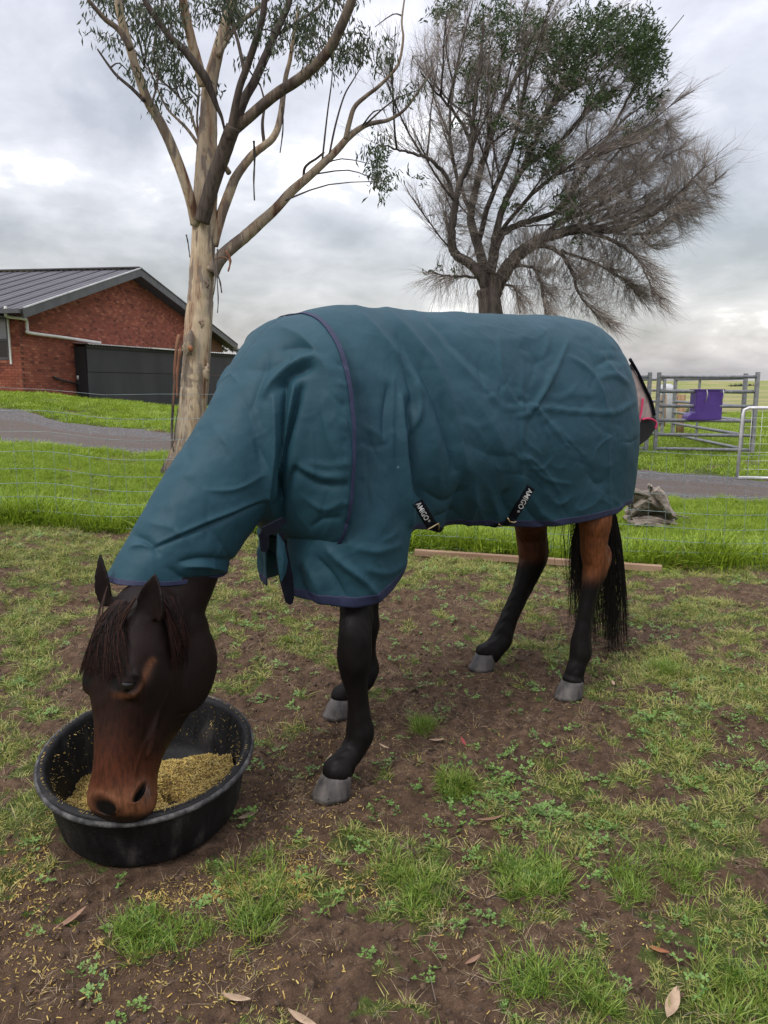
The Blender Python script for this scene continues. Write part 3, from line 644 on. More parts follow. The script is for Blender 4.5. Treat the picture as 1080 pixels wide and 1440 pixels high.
# ================================================================ HOUSE
def build_house():
    A = PY(33, 550, 25.0); A.z = 1.24; B = PY(315, 560, 44.0); B.z = 1.24
    D = (B-A); D.z = 0; Ltot = D.length; D.normalize(); Nn = Vector((-D.y, D.x, 0))   # Nn: away to the left
    def w(a, n, z): return Vector((A.x, A.y, 0))+D*a+Nn*n+UP*z
    e = empty("brick_house", w(0, 0, 1.2), "low red brick house with dark steel gable roof beyond the gravel at the left", "house")
    ea = 7.67; zL = 3.86; zA = 6.05; zR = 3.80
    def ztop(a): return zL+(zA-zL)*a/ea if a < ea else zA+(zR-zA)*(a-ea)/(Ltot-ea)
    # core wall
    mb = MB(); T = .22
    prof = [(0, .3), (Ltot, .3), (Ltot, ztop(Ltot)), (ea, zA), (0, zL)]
    f = [w(a, 0.012, z) for a, z in prof]; b = [w(a, T, z) for a, z in prof]; n = len(prof)
    mb.add(f+b, [tuple(range(n)), tuple(range(n, 2*n))[::-1]]+[(i, n+i, n+(i+1) % n, (i+1) % n) for i in range(n)])
    # side wall running away to the left from the corner, with its window opening
    wl, wr, wb, wt = 2.7, .37, 2.30, 3.72
    for (n0, n1, z0, z1) in ((T+.001, wr, .3, 3.98), (wl, 21.5, .3, 3.98), (wr, wl, .3, wb), (wr, wl, wt, 3.98)):
        vs = [w(aa, nn, z) for aa in (.012, T) for nn in (n0, n1) for z in (z0, z1)]
        mb.add(vs, [(0, 1, 3, 2), (4, 6, 7, 5), (0, 4, 5, 1), (2, 3, 7, 6), (0, 2, 6, 4), (1, 5, 7, 3)])
    mb.build("wall", M['mortar'], e, False)
    # bricks: real, slightly proud, tone by brick
    V, Fc, C = [], [], []; bl, bh, j = .23, .076, .010
    rr = random.Random(5)
    def brick(a, z, ln, side=False):
        pr = .012+rr.uniform(0, .004); i = len(V)
        for (aa, zz) in ((a, z), (a+ln, z), (a+ln, z+bh), (a, z+bh)):
            V.append(w(.013, aa, zz) if side else w(aa, .013, zz)); V.append(w(-pr, aa, zz) if side else w(aa, -pr, zz))
        Fc.extend([(i+1, i+3, i+5, i+7), (i, i+1, i+7, i+6), (i+2, i+4, i+5, i+3), (i+6, i+7, i+5, i+4), (i, i+2, i+3, i+1)])
        t = rr.random(); g = fbm(np.array([a*.5]), np.array([z*.9]), 3)[0]
        base = Vector((.235, .074, .047)) if t < .55 else Vector((.19, .062, .042)) if t < .8 else Vector((.29, .11, .068)) if t < .93 else Vector((.13, .045, .033))
        base = base*(.78+.72*g)*rr.uniform(.82, 1.15); C.extend([(base.x, base.y, base.z, 1)]*8)
    k = 0; z = 1.0
    while z < 6.1:
        a = (k % 2)*.12; 
        while a < 15.5:
            if z+bh < ztop(a+.12)-.03 and ztop(a) > z+bh: brick(a, z, bl)
            a += bl+j
        a = .006+(k % 2)*.12
        if k % 2 and z < 3.85: brick(.006, z, .11, True)
        while a < 9 and z < 3.85:
            ln = bl
            if z+bh > wb and z < wt and a < wl and a+bl > wr: ln = wr-a-.01 if a < wr-.05 else 0
            if ln > .03: brick(a, z, ln, True)
            a += bl+j
        z += bh+j; k += 1
    me = bpy.data.meshes.new("bricks"); me.from_pydata([tuple(v) for v in V], [], Fc); me.materials.append(M['brick']); setattr_f(me, 'tone', C, 'FLOAT_COLOR')
    o = bpy.data.objects.new("bricks", me); link(o, e); o['kind'] = 'stuff'
    # roof
    ov = -.62; back = 22
    for side, (a0, z0, a1, z1) in enumerate(((ea, zA, -.75, ztop(0)-.75*(zA-zL)/ea), (ea, zA, Ltot+.7, zR-.7*(zA-zR)/(Ltot-ea)))):
        sw = .76; k = 0; nn = ov
        nmax = 29 if side == 0 else 6
        while k < nmax:
            mb = MB(); prof = [(0, 0), (.20, 0), (.215, .018), (.245, .018), (.26, 0), (.46, 0), (.475, .018), (.505, .018), (.52, 0), (.735, 0), (.742, .035), (.758, .035)]
            r0 = [w(a0, nn+x, z0+.15+h) for x, h in prof]; r1 = [w(a1, nn+x, z1+.15+h) for x, h in prof]; lo0 = [w(a0, nn+x, z0+.12) for x, h in prof]; lo1 = [w(a1, nn+x, z1+.12) for x, h in prof]; m = len(prof)
            mb.add(r0+r1+lo0+lo1, [(i, i+1, m+i+1, m+i) for i in range(m-1)]+[(m+i, m+i+1, 3*m+i+1, 3*m+i) for i in range(m-1)]+[(2*m+i, 2*m+i+1, 3*m+i+1, 3*m+i) for i in range(m-1)])
            mb.build("roof_sheet", M['roof'], e, False); nn += sw+.002; k += 1
        d = (w(a1, 0, z1)-w(a0, 0, z0)).normalized(); up = d.cross(Nn); up = up if up.z > 0 else -up
        mb = MB(); mb.bar(w(a0, ov-.02, z0+.02), w(a1, ov-.02, z1+.02), .05, .30, up); mb.build("barge_board", M['roof_edge'], e, False)
        mb = MB(); mb.bar(w(a0, ov-.05, z0+.185), w(a1, ov-.05, z1+.185), .05, .04, up); mb.build("barge_capping", M['zinc'] if side == 0 else M['roof_edge'], e, False)
        mb = MB(); mb.bar(w(a0, ov/2+.02, z0-.02), w(a1, ov/2+.02, z1-.02), .60, .02, up); mb.build("soffit", M['soffit'], e, False)
    mb = MB(); mb.bar(w(ea, ov-.04, zA+.2), w(ea, back, zA+.2), .32, .05); mb.build("ridge_capping", M['roof'], e, False)
    zg = ztop(0)-.75*(zA-zL)/ea
    mb = MB(); mb.bar(w(-.85, ov, zg+.08), w(-.85, back, zg+.08), .14, .13); mb.build("gutter", M['roof_edge'], e, False)
    mb = MB(); mb.bar(w(-.4, .05, zg-.06), w(-.4, back, zg-.06), .9, .03); mb.build("eave_lining", M['roof_edge'], e, False)
    mb = MB(); p = PY(50, 400, 29); pr = w(4.2, 9.0, zL+(zA-zL)*.62); mb.tube([pr-UP*.3, pr+UP*.9], .04, 8); mb.build("roof_vent", M['roof_edge'], e)
    # window of two panes
    wf = empty("window", w(0, (wl+wr)/2, 3.0)); wf.parent = e; wf.matrix_parent_inverse = parent_inv(e)
    mb = MB()
    for (n_, z_) in ((0, wb+.04), (0, wt-.04), (0, 2.92)): mb.bar(w(.03, wl, z_), w(.03, wr, z_), .08, .08)
    for n_ in (wl-.04, wr+.04, (wl+wr)/2): mb.bar(w(.035, n_, wb+.08), w(.035, n_, wt-.08), .07, .07, D)
    mb.build("window_frame", M['roof_edge'], wf, False)
    for z0, z1, mt in ((2.96, wt-.06, 'reflpane'), (wb+.06, 2.88, 'darkpane')):
        mb = MB(); mb.bar(w(.06, wl, (z0+z1)/2), w(.06, wr, (z0+z1)/2), .012, z1-z0); mb.build("pane", M[mt], wf, False)
    mb = MB(); mb.bar(w(-.03, .33, 2.16), w(-.03, .33, 3.76), .055, .055, D); mb.build("white_trim", M['cream'], e, False)
    # stormwater pipe that crosses the brick to the tank
    q = lambda u, v, n: None
    def onwall(u, v, off):
        r = ray(u, v); o0 = w(0, off, 0); t = (o0-CAMV).dot(Nn)/r.dot(Nn); return CAMV+r*t
    pts = [PY(8, 431, 24.25), PY(8, 441, 24.25), PY(11, 445, 24.4), PY(32, 448, 24.75), onwall(37, 451, -.14), onwall(38.5, 464, -.14), onwall(42, 468, -.14), onwall(85, 474, -.14), onwall(141, 482, -.14)]
    mb = MB(); mb.tube(catmull([tuple(p) for p in pts], 60), .052, 10); mb.build("downpipe", M['cream'], e)
    pts = [onwall(75, 530, -.06), onwall(85, 534, -.08), onwall(100, 538, -.1), onwall(112, 541, -.1), onwall(124, 541.5, -.1)]
    mb = MB(); mb.tube(catmull([tuple(p) for p in pts], 30), .035, 8); mb.build("poly_pipe", M['pipe_black'], e)
    mb = MB(); c = onwall(110, 531, -.1); mb.tube([c-UP*.07, c+UP*.07], .06, 10); mb.build("pipe_cap", M['cream'], e)
    mb = MB(); c = onwall(110, 540, -.1); mb.tube([c-UP*.3, c+UP*.2], .022, 8); mb.build("riser_pipe", M['pipe_black'], e)
    mb = MB(); mb.bar(onwall(38, 554, -.25)+UP*.0, onwall(120, 562.5, -.25), .35, .07); mb.build("paving_edge", M['tankgrey'], e, False)
build_house()
def build_tankshed():
    a = PY(125.5, 560, 28); b = PY(362, 560, 38.5); D = (b-a); D.z = 0; L_ = D.length; D.normalize(); Nn = Vector((-D.y, D.x, 0))
    if Nn.y < 0: Nn = -Nn
    zt = 2.97; w = lambda x, n, z: Vector((a.x, a.y, 0))+D*x+Nn*n+UP*z
    e = empty("tank_enclosure", w(0, 0, .9), "long low charcoal sheet enclosure standing against the brick house, partly behind the gum trunk", "shed")
    def bx(name, x0, x1, n0, n1, z0, z1, mt, zf=None):
        mb = MB(); vs = [w(x, n, z) for x in (x0, x1) for n in (n0, n1) for z in (z0, z1)]
        mb.add(vs, [(0, 1, 3, 2), (4, 6, 7, 5), (0, 4, 5, 1), (2, 3, 7, 6), (0, 2, 6, 4), (1, 5, 7, 3)]); return mb.build(name, M[mt], e, False)
    n = 4; st = L_/n
    for i in range(n):
        j = .006*(i % 2); bx("wall_sheet", i*st+.002, (i+1)*st-.002, j*.3, .05+j*.3, .25, 1.97, 'tanksheet'); bx("wall_sheet", i*st+.002, (i+1)*st-.002, -.012+j*.3, .035+j*.3, 1.985, zt-.12, 'tanksheet')
    bx("wall_sheet", 0, .05, .06, 3, .3, zt-.1, 'tanksheet')
    bx("fascia", -.05, L_+.1, -.06, -.02, zt-.14, zt-.02, 'soffit')
    mb = MB(); m = int(L_/.038); V = []
    for i in range(m+1):
        x = i*.038-.05; h = .016*math.sin(i*math.pi/2+.3); V += [w(x, -.14, zt+h), w(x, 2.6, zt+.10+h), w(x, -.14, zt+h-.02)]
    mb.add(V, [(3*i, 3*i+3, 3*i+4, 3*i+1) for i in range(m)]+[(3*i+2, 3*i+5, 3*i+3, 3*i) for i in range(m)]); mb.build("roof_sheet", M['zinc'], e, False)
    bx("gutter_strip", L_*.30, L_*.62, -.17, -.145, zt-.03, zt+.02, 'cream')
build_tankshed()
# ================================================================ GUM TREE
class Bark(MB):
    def __init__(s): super().__init__(); s.a = []
    def limb(s, pts, rad, n=10, dark=0.0, knob=.12, sd=0):
        r = random.Random(sd); k0 = s.n; s.tube(pts, rad, n)
        cnt = s.n-k0; np_ = len(pts)
        for i in range(np_):
            for k in range(n):
                q = k0+i*n+k; v = Vector(s.v[q]); c = Vector(pts[i]); d = v-c
                an = 2*math.pi*k/n; f = 1+knob*(fbm(np.array([v.z*2.2+sd]), np.array([math.sin(an)*1.1+sd*.3+5+math.cos(an)*.6]), 3)[0]-.5)*2
                v = c+d*f; s.v[q] = tuple(v); s.a.append(dark[i] if hasattr(dark, '__len__') else dark)
        while len(s.a) < s.n: s.a.append(0)
    def fin(s, name, mat, parent, **kw):
        me = s.mesh(name, mat); setattr_f(me, 'dark', s.a); o = bpy.data.objects.new(name, me); link(o, parent); props(o, **kw); return o
def leaves_np(C, DIR, ln, wd, mat, name, parent, kind='stuff'):
    """many narrow leaves: C centres, DIR directions, one bent quad pair each"""
    n = len(C); D = DIR/np.linalg.norm(DIR, axis=1, keepdims=True); r = RNG.normal(size=(n, 3)); X = np.cross(D, r); X /= np.linalg.norm(X, axis=1, keepdims=True)
    ln = ln*RNG.uniform(.6, 1.25, n)[:, None]; wd = wd*RNG.uniform(.7, 1.3, n)[:, None]; Nz = np.cross(X, D)*ln*.12
    V = np.stack([C, C+D*ln*.5+X*wd/2+Nz, C+D*ln, C+D*ln*.5-X*wd/2+Nz], 1).reshape(-1, 3); F_ = np.arange(4*n).reshape(-1, 4)
    me = npmesh(name, V, F_, M[mat], False); o = bpy.data.objects.new(name, me); link(o, parent); o['kind'] = kind; return o
def build_gum():
    dep = 9.5; base = G(258, 652); base.z = gz1(*PY(258, 640, dep).xy)
    e = empty("gum_tree", (PY(258, 640, dep).x, dep, gz1(PY(258, 640, dep).x, dep)), "tall eucalyptus with pale peeling trunk and bare forking limbs behind the wire on the left", "tree")
    def pl(px, dd): return [tuple(PY(u, v, dep+d)) for (u, v), d in zip(px, dd)]
    def limb(px, w0, w1, d0=0., d1=0., dark=0., name="limb", n=10, sub=5, knob=.1, wl=None):
        m = len(px); dd = np.linspace(0, 1, m)*(d1-d0)+d0; pts = catmull(pl(px, dd), (m-1)*sub+1); k = len(pts)
        wl_ = wl if wl else np.linspace(w0, w1, m); ww = np.interp(np.linspace(0, m-1, k), range(m), wl_)
        pts = pts+RNG.normal(0, 1, pts.shape)*(ww[:, None]*dep/1080*.006)
        b = Bark(); dk = dark if not hasattr(dark, '__len__') else np.interp(np.linspace(0, 1, k), np.linspace(0, 1, len(dark)), dark)
        b.limb([Vector(p) for p in pts], list(ww/2*dep/1080), n, dk, knob, random.randint(0, 99)); o = b.fin(name, M['gum'], e); return pts
    tr = [(258, 668), (261, 648), (267, 615), (271, 575), (274, 540), (277, 500), (279, 460), (282, 420), (284, 380), (286, 340), (288, 300), (290, 262), (291, 222), (293, 172), (295, 123), (306, 74), (320, 25), (333, -20), (340, -60)]
    T = limb(tr, 0, 0, 0, .2, [1, .75, .25, .05, 0, 0, 0, 0, 0, 0, 0, 0, .1, .1, .15, .2, .3, .3, .3], "trunk", 22, 8, .09, [64, 50, 41, 38, 38, 37, 36, 35, 35, 34, 33, 31, 28, 23, 19, 15, 13, 10, 8])
    L_ = []
    L_.append(limb([(286, 122), (279, 92), (271, 64), (264, 35), (259, 10), (253, -30)], 14, 10, 0, -.3, 0))
    L_.append(limb([(276, 316), (271, 293), (262, 262), (249, 225), (237, 196), (222, 166), (208, 142), (195, 108), (181, 62), (171, 29), (166, 0), (163, -40)], 15, 8, 0, -.8, [.25, .05, .1, .1, 0, .1]))
    L_.append(limb([(184, 70), (168, 43), (149, 28), (136, 14), (122, -4), (110, -25)], 8, 3, -.7, -.9, .8))
    L_.append(limb([(203, 142), (185, 124), (164, 106), (150, 88), (137, 69)], 5, 2, -.5, -.4, 1))
    L_.append(limb([(284, 312), (292, 284), (301, 252), (312, 222), (321, 196), (328, 178)], 20, 19, -.12, -.4, .9))
    L_.append(limb([(325, 186), (345, 169), (370, 147), (394, 128), (415, 115), (433, 101), (450, 85), (463, 69), (474, 49), (483, 29), (493, 5), (503, -30)], 14, 11, -.3, -1.0, .75))
    L_.append(limb([(324, 192), (336, 160), (345, 137), (356, 118), (365, 98), (375, 76), (384, 54), (394, 32), (404, 10), (413, -25)], 13, 8, -.35, -.2, .95))
    L_.append(limb([(322, 196), (330, 155), (337, 123), (346, 98), (355, 72), (364, 44), (370, 20), (374, -30)], 10, 7, -.4, -.7, .9))
    L_.append(limb([(196, -20), (208, 8), (237, 49), (255, 66), (270, 84), (286, 105), (296, 126), (305, 150), (312, 166), (317, 190)], 6, 3, -.6, -.4, .95, wl=[6, 7, 8, 9, 10, 11, 9, 6, 4, 2]))
    L_.append(limb([(299, 345), (309, 308), (321, 275), (330, 252), (342, 234), (356, 217), (370, 206), (382, 196), (390, 182), (395, 160), (398, 137), (402, 108), (408, 83), (413, 50), (420, 10)], 15, 4, .1, .5, [.1, .25, .2, .4]))
    L_.append(limb([(322, 243), (315, 234), (306, 236)], 8, 6, .2, .0, .2))
    L_.append(limb([(298, 384), (308, 366), (322, 351), (343, 334), (365, 314), (388, 293), (409, 270), (432, 250), (453, 231), (472, 213), (490, 193), (512, 177), (530, 172), (548, 168), (571, 152), (595, 118), (612, 92)], 20, 3, 0, .6, [.45, .35, .5, .7], wl=[19, 18, 17, 16, 15, 14, 13, 12, 11, 10, 9, 7, 6, 5, 4, 3, 2]))
    L_.append(limb([(486, 196), (492, 170), (499, 150), (515, 135), (532, 122), (548, 106), (561, 88), (567, 54), (565, 30), (570, -10)], 7, 2, .35, .2, .5))
    L_.append(limb([(427, 252), (428, 238), (434, 230), (445, 223), (456, 214)], 4, 3, .3, .3, .9)); L_.append(limb([(453, 228), (457, 190), (461, 155), (466, 118), (468, 90)], 3, 1.2, .3, .2, .9)); L_.append(limb([(463, 218), (472, 175), (484, 135), (497, 112), (510, 90)], 3, 1.2, .3, .4, .9))
    L_.append(limb([(284, 212), (274, 196), (262, 180), (250, 168), (237, 155), (226, 136), (218, 116)], 5, 2, .2, .5, .6)); L_.append(limb([(281, 200), (274, 178), (267, 157), (253, 138), (237, 122), (220, 108), (203, 93)], 4, 2, .2, .6, .6))
    L_.append(limb([(283, 205), (277, 170), (280, 130), (277, 110)], 3, 2, .2, .3, .7)); L_.append(limb([(372, 205), (369, 175), (372, 145), (366, 120)], 5, 2, .3, .5, .9)); L_.append(limb([(345, 110), (335, 60), (322, 20), (318, -20)], 5, 3, -.4, -.2, .9))
    L_.append(limb([(385, 52), (420, 30), (450, 8), (470, -20)], 4, 3, -.2, .2, .9)); L_.append(limb([(306, 80), (330, 40), (358, 15), (390, -12)], 7, 4, .1, .5, .5)); L_.append(limb([(212, 150), (222, 110), (216, 70), (222, 30)], 3, 1.5, -.5, -.3, .7))
    # burls on the trunk
    for (u, v, r) in ((268, 482, 10), (262, 488, 7), (291, 523, 7), (284, 455, 4), (291, 398, 4)):
        mb = Bark(); c = PY(u, v, dep-.165); k = 9; mb.limb([c+Vector((random.gauss(0, .01), -.02+.004*i, (i-4)*r/1080*dep*.42)) for i in range(k)], [r/1080*dep*.55*math.sin(math.pi*(i+.6)/(k+.2)) for i in range(k)], 14, .45, .7, int(u)); mb.fin("burl", M['gum'], e)
    mb = MB(); c = PY(266, 486, dep-.235); mb.tube([c+Vector((.008*i, -.004*math.sin(i), -.018*i)) for i in range(5)], [.012, .028, .032, .022, .006], 7); mb.build("bark_scar", M['clay'], e)
    # peeling strips
    for (px, w_) in (([(252, 470), (247, 500), (245, 540), (243, 575)], 5), ([(298, 330), (300, 360), (303, 392), (300, 415)], 3), ([(302, 378), (309, 395), (312, 412)], 3), ([(357, 198), (358, 225), (357, 255), (358, 282)], 3.2), ([(396, 150), (398, 180), (394, 215)], 2.5), ([(262, 330), (265, 345), (267, 362)], 2), ([(318, 352), (324, 366), (321, 382)], 4), ([(302, 365), (314, 361), (325, 368)], 4), ([(247, 520), (243, 560), (242, 610), (244, 635)], 3), ([(306, 350), (305, 385), (307, 420), (306, 440)], 2), ([(254, 490), (250, 520), (249, 560)], 5)):
        mb = MB(); p = catmull([tuple(PY(u, v, dep-.19)) for u, v in px], 12)
        V = []
        for i in range(12): q = w_/2/1080*dep*(1-.05*i)*(1+.2*math.sin(i*1.7+w_)); V += [Vector(p[i])-Vector((q, .25*q*math.sin(i*.5), 0)), Vector(p[i])+Vector((q, .25*q*math.sin(i*.5), 0))]
        mb.add(V, [(2*i, 2*i+1, 2*i+3, 2*i+2) for i in range(11)])
        o = mb.build("bark_strip", M['bark_red'] if w_ > 3.3 else M['bark_dark'], e); o.modifiers.new("t", 'SOLIDIFY').thickness = .006
    mb = MB(); r = random.Random(4)
    for (px) in ([(240, 668), (242, 610), (245, 560), (250, 520), (257, 480)], [(247, 665), (245, 620), (250, 575)], [(243, 650), (241, 600), (243, 560)]):
        mb.tube(catmull([tuple(PY(u, v, dep-.1)) for u, v in px], 20), list(np.linspace(.014, .005, 20)), 5)
    mb.build("sucker_stem", M['bark_dark'], e)
    # base flare
    mb = Bark()
    for (u, v, w_) in ((243, 655, 17), (262, 660, 20), (250, 640, 17), (275, 655, 16)):
        p0 = PY(u, v, dep-.08); p1 = PY(u*.5+131, v-42, dep); p0.z = e.location.z-.05; mb.limb([p0, p0*.6+p1*.4+Vector((0, 0, .03)), p1], [w_*.6*dep/1080, w_*.5*dep/1080, w_*.3*dep/1080], 9, 1., .4, int(u))
    mb.fin("root_flare", M['gum'], e)
    # foliage: drooping narrow leaves on fine twigs
    Cs = [(215, 78, 34, 34, 300), (250, 105, 26, 30, 260), (180, 18, 48, 16, 300), (150, 50, 22, 14, 70), (240, 60, 20, 30, 200), (285, 12, 60, 18, 360), (235, 15, 30, 20, 200), (325, 14, 25, 15, 220), (430, 30, 60, 26, 560), (470, 62, 40, 26, 320), (400, 60, 28, 24, 200), (500, 75, 26, 20, 150), (520, 45, 22, 18, 70), (540, 82, 16, 18, 70), (185, 100, 14, 20, 70), (230, 135, 18, 14, 60), (360, 30, 26, 18, 160), (310, 110, 18, 12, 50),
          (548, 150, 14, 22, 45), (535, 210, 16, 30, 110), (545, 250, 10, 26, 50), (525, 235, 8, 25, 50), (575, 130, 14, 16, 50), (440, 100, 40, 16, 120), (205, 40, 30, 20, 180), (160, 0, 50, 12, 160), (345, 90, 16, 16, 60), (590, 120, 12, 14, 30), (262, 148, 12, 14, 30), (455, -10, 60, 14, 260), (300, -15, 80, 14, 300)]
    tips = []; mb = MB(); C = []; Dv = []
    for (u, v, su, sv, n) in Cs:
        for _ in range(max(2, n//13)):
            cu, cv = random.gauss(u, su*.6), random.gauss(v, sv*.6); d = random.uniform(-1.0, 1.0); c = PY(cu, cv, dep+d)
            st = PY(cu+random.gauss(0, 8), cv-random.uniform(-12, 12), dep+d*.8); mb.tube([st, (st+c)/2+Vector((0, 0, .04)), c], [.006, .004, .002], 3, False)
            for _k in range(14):
                t = random.random(); p = st.lerp(c, t)+Vector((random.gauss(0, .05), random.gauss(0, .06), random.gauss(0, .05))); C.append(tuple(p)); Dv.append((random.gauss(0, .45), random.gauss(0, .45), -1+random.gauss(0, .35)))
    # connecting fine branches from limbs into the clumps
    allp = np.concatenate(L_)
    for (u, v, su, sv, n) in Cs:
        for _ in range(max(1, n//70)):
            c = PY(random.gauss(u, su*.5), random.gauss(v, sv*.5), dep+random.uniform(-.8, .8)); d = np.linalg.norm(allp-np.array(c), axis=1)+np.where(allp[:, 2] > c.z, .6, 0); q = Vector(allp[d.argmin()])
            mid_ = q.lerp(c, .5)+Vector((random.gauss(0, .06), 0, .08)); mb.tube(catmull([tuple(q), tuple(mid_), tuple(c)], 7), list(np.linspace(.012, .004, 7)), 4, False)
    mb.build("twigs", M['bark_dark'], e, kind="stuff")
    leaves_np(np.array(C), np.array(Dv), .095, .020, 'gumleaf', "foliage", e)
build_gum()
# ================================================================ WINDSWEPT TREE
def build_wattle():
    dep = 14.5; K = dep/1080; b0 = PY(697, 600, dep)
    e = empty("windswept_tree", (b0.x, dep, gz1(b0.x, dep)), "broad half dead tree with dense bare twigs swept right and dark green tufts", "tree")
    r = random.Random(11); TV, TC = MB(), []
    def limb(px, w0, w1, d0, d1, name="limb"):
        m = len(px); dd = np.linspace(d0, d1, m); pts = catmull([tuple(PY(u, v, dep+d)) for (u, v), d in zip(px, dd)], (m-1)*5+1); k = len(pts)
        ww = np.linspace(w0, w1, k); mb = MB(); mb.tube([Vector(p) for p in pts+RNG.normal(0, .008, pts.shape)], list(ww/2*K), 8); mb.build(name, M['bark_dark'], e); return pts
    limb([(699, 640), (697, 560), (694, 500), (692, 455), (688, 425), (684, 405)], 44, 28, 0, 0, "trunk")
    Ls = [limb(*a) for a in (
        ([(686, 415), (677, 390), (661, 371), (645, 362), (637, 350), (635, 322), (639, 300), (641, 279), (650, 250), (661, 226), (664, 190), (666, 161), (670, 120), (677, 81), (680, 30)], 15, 3, 0, -1.2),
        ([(688, 412), (679, 370), (672, 344), (664, 320), (662, 301), (668, 270), (676, 240), (693, 183), (709, 145), (726, 107), (742, 68), (758, 32)], 15, 3, 0, .6),
        ([(692, 420), (702, 396), (715, 376), (728, 360), (745, 346), (762, 336), (779, 330), (800, 325), (822, 322), (850, 324), (876, 320), (900, 311), (925, 296), (950, 277), (970, 256), (992, 232)], 21, 2.5, 0, -.5),
        ([(690, 400), (696, 360), (704, 333), (717, 322), (731, 315), (755, 308), (779, 299), (797, 280), (813, 255), (830, 230), (848, 202), (868, 168), (887, 134), (900, 115), (914, 97)], 11, 2, 0, .9),
        ([(688, 385), (694, 345), (704, 301), (718, 268), (736, 236), (752, 200), (769, 161), (790, 122), (811, 86), (832, 55), (854, 27)], 11, 2, 0, .2),
        ([(745, 346), (766, 346), (785, 354), (797, 369), (806, 387), (812, 408), (824, 426), (838, 442), (854, 454)], 7, 1.5, -.1, -.8),
        ([(820, 324), (850, 334), (876, 346), (893, 360), (905, 378), (913, 398), (917, 418)], 6, 1.5, -.3, -1.1),
        ([(712, 380), (732, 374), (752, 378), (760, 400), (764, 425), (768, 445)], 5, 1.5, 0, -.8), ([(678, 392), (650, 388), (628, 388), (607, 382)], 4, 1.2, 0, -.3),
        ([(700, 400), (720, 402), (727, 415), (731, 440)], 4, 1.5, 0, -.6),
        ([(641, 282), (628, 250), (607, 226), (590, 218), (570, 213), (550, 208), (532, 204)], 6, 1.5, -.3, -1.2), ([(664, 200), (640, 160), (615, 130), (590, 100)], 5, 1.2, -.5, -1.4),
        ([(760, 335), (790, 312), (830, 296), (870, 270), (905, 240), (935, 210)], 8, 1.5, .1, 1.3), ([(779, 299), (820, 270), (856, 230), (886, 190), (905, 160)], 6, 1.5, .3, 1.6), ([(736, 236), (775, 210), (815, 170), (850, 120), (880, 80)], 6, 1.5, .1, 1.0),
        ([(672, 344), (690, 280), (712, 230), (730, 170), (738, 110), (742, 50)], 8, 1.5, .2, -1.0), ([(662, 300), (640, 240), (632, 180), (640, 110), (655, 50)], 6, 1.5, 0, .8), ([(850, 324), (885, 330), (925, 325), (958, 300)], 5, 1.5, -.2, .8), ([(790, 352), (840, 372), (880, 396), (900, 420)], 4, 1.2, -.4, .6), ([(700, 330), (750, 270), (800, 235), (850, 215), (900, 200)], 6, 1.3, .2, -1.4))]
    mains = list(Ls)
    for li, pts in enumerate(mains):
        if li in (5, 6, 7, 8, 9, 18): continue
        seg = np.linalg.norm(np.diff(pts, axis=0), axis=1).sum()
        for _ in range(int(seg*1.7)):
            i = int(r.uniform(.22, .85)*(len(pts)-2)); p = Vector(pts[i]); tan = (Vector(pts[i+1])-p).normalized(); u_ = float(proj(np.array(p))[0]); right = float(smooth(660, 820, u_))
            d = (tan*.7+Vector((r.gauss(0, .45), r.gauss(0, .9), r.gauss(0, .35)))+Vector((.5*right, 0, .35))).normalized(); ln = r.uniform(.9, 1.9); ps = [p]
            for k in range(7): ps.append(ps[-1]+d*(ln/7)); d = (d+Vector((.12*right+r.gauss(0, .06), r.gauss(0, .06), .06+r.gauss(0, .06)))).normalized()
            mb = MB(); mb.tube(ps, list(np.linspace(.020, .007, 8)), 5); mb.build("branch", M['bark_dark'], e); Ls.append(np.array([tuple(q) for q in ps]))
    TP, TD, TL, TW, TB_, TC_, TK = [], [], [], [], [], [], []
    def twig(p, d, ln, w, bend, col, k=5):
        TP.append(tuple(p)); TD.append(tuple(d)); TL.append(ln); TW.append(w); TB_.append(tuple(bend)); TC_.append(col)
        return p+(d+bend*.45).normalized()*ln*.93
    g_ = np.random.default_rng(21)
    def grow(Pn, Dn, Ln, Wn, Bn, Cn, k):
        n = len(Pn); out = []; P0 = Pn.copy(); D0 = Dn.copy(); X = np.cross(D0, g_.normal(size=(n, 3))); X /= np.linalg.norm(X, axis=1, keepdims=True)
        for i in range(k+1):
            q = (Wn*(1-i/k*.85))[:, None]; Y = np.cross(D0, X)
            out.append(np.stack([P0+X*math.cos(a)*q+Y*math.sin(a)*q for a in (0, 2.094, 4.189)], 1))
            if i < k: P0 = P0+D0*(Ln/k)[:, None]; D0 = D0+Bn/k+g_.normal(0, .07, (n, 3)); D0 /= np.linalg.norm(D0, axis=1, keepdims=True)
        V = np.stack(out, 1).reshape(n, -1, 3); base = (np.arange(n)*3*(k+1))[:, None, None]
        f = np.array([[i*3+j, i*3+(j+1) % 3, (i+1)*3+(j+1) % 3, (i+1)*3+j] for i in range(k) for j in range(3)])[None]
        return V.reshape(-1, 3), (f+base).reshape(-1, 4), np.repeat(Cn, 3*(k+1), 0), P0, D0
    org = PY(690, 400, dep)
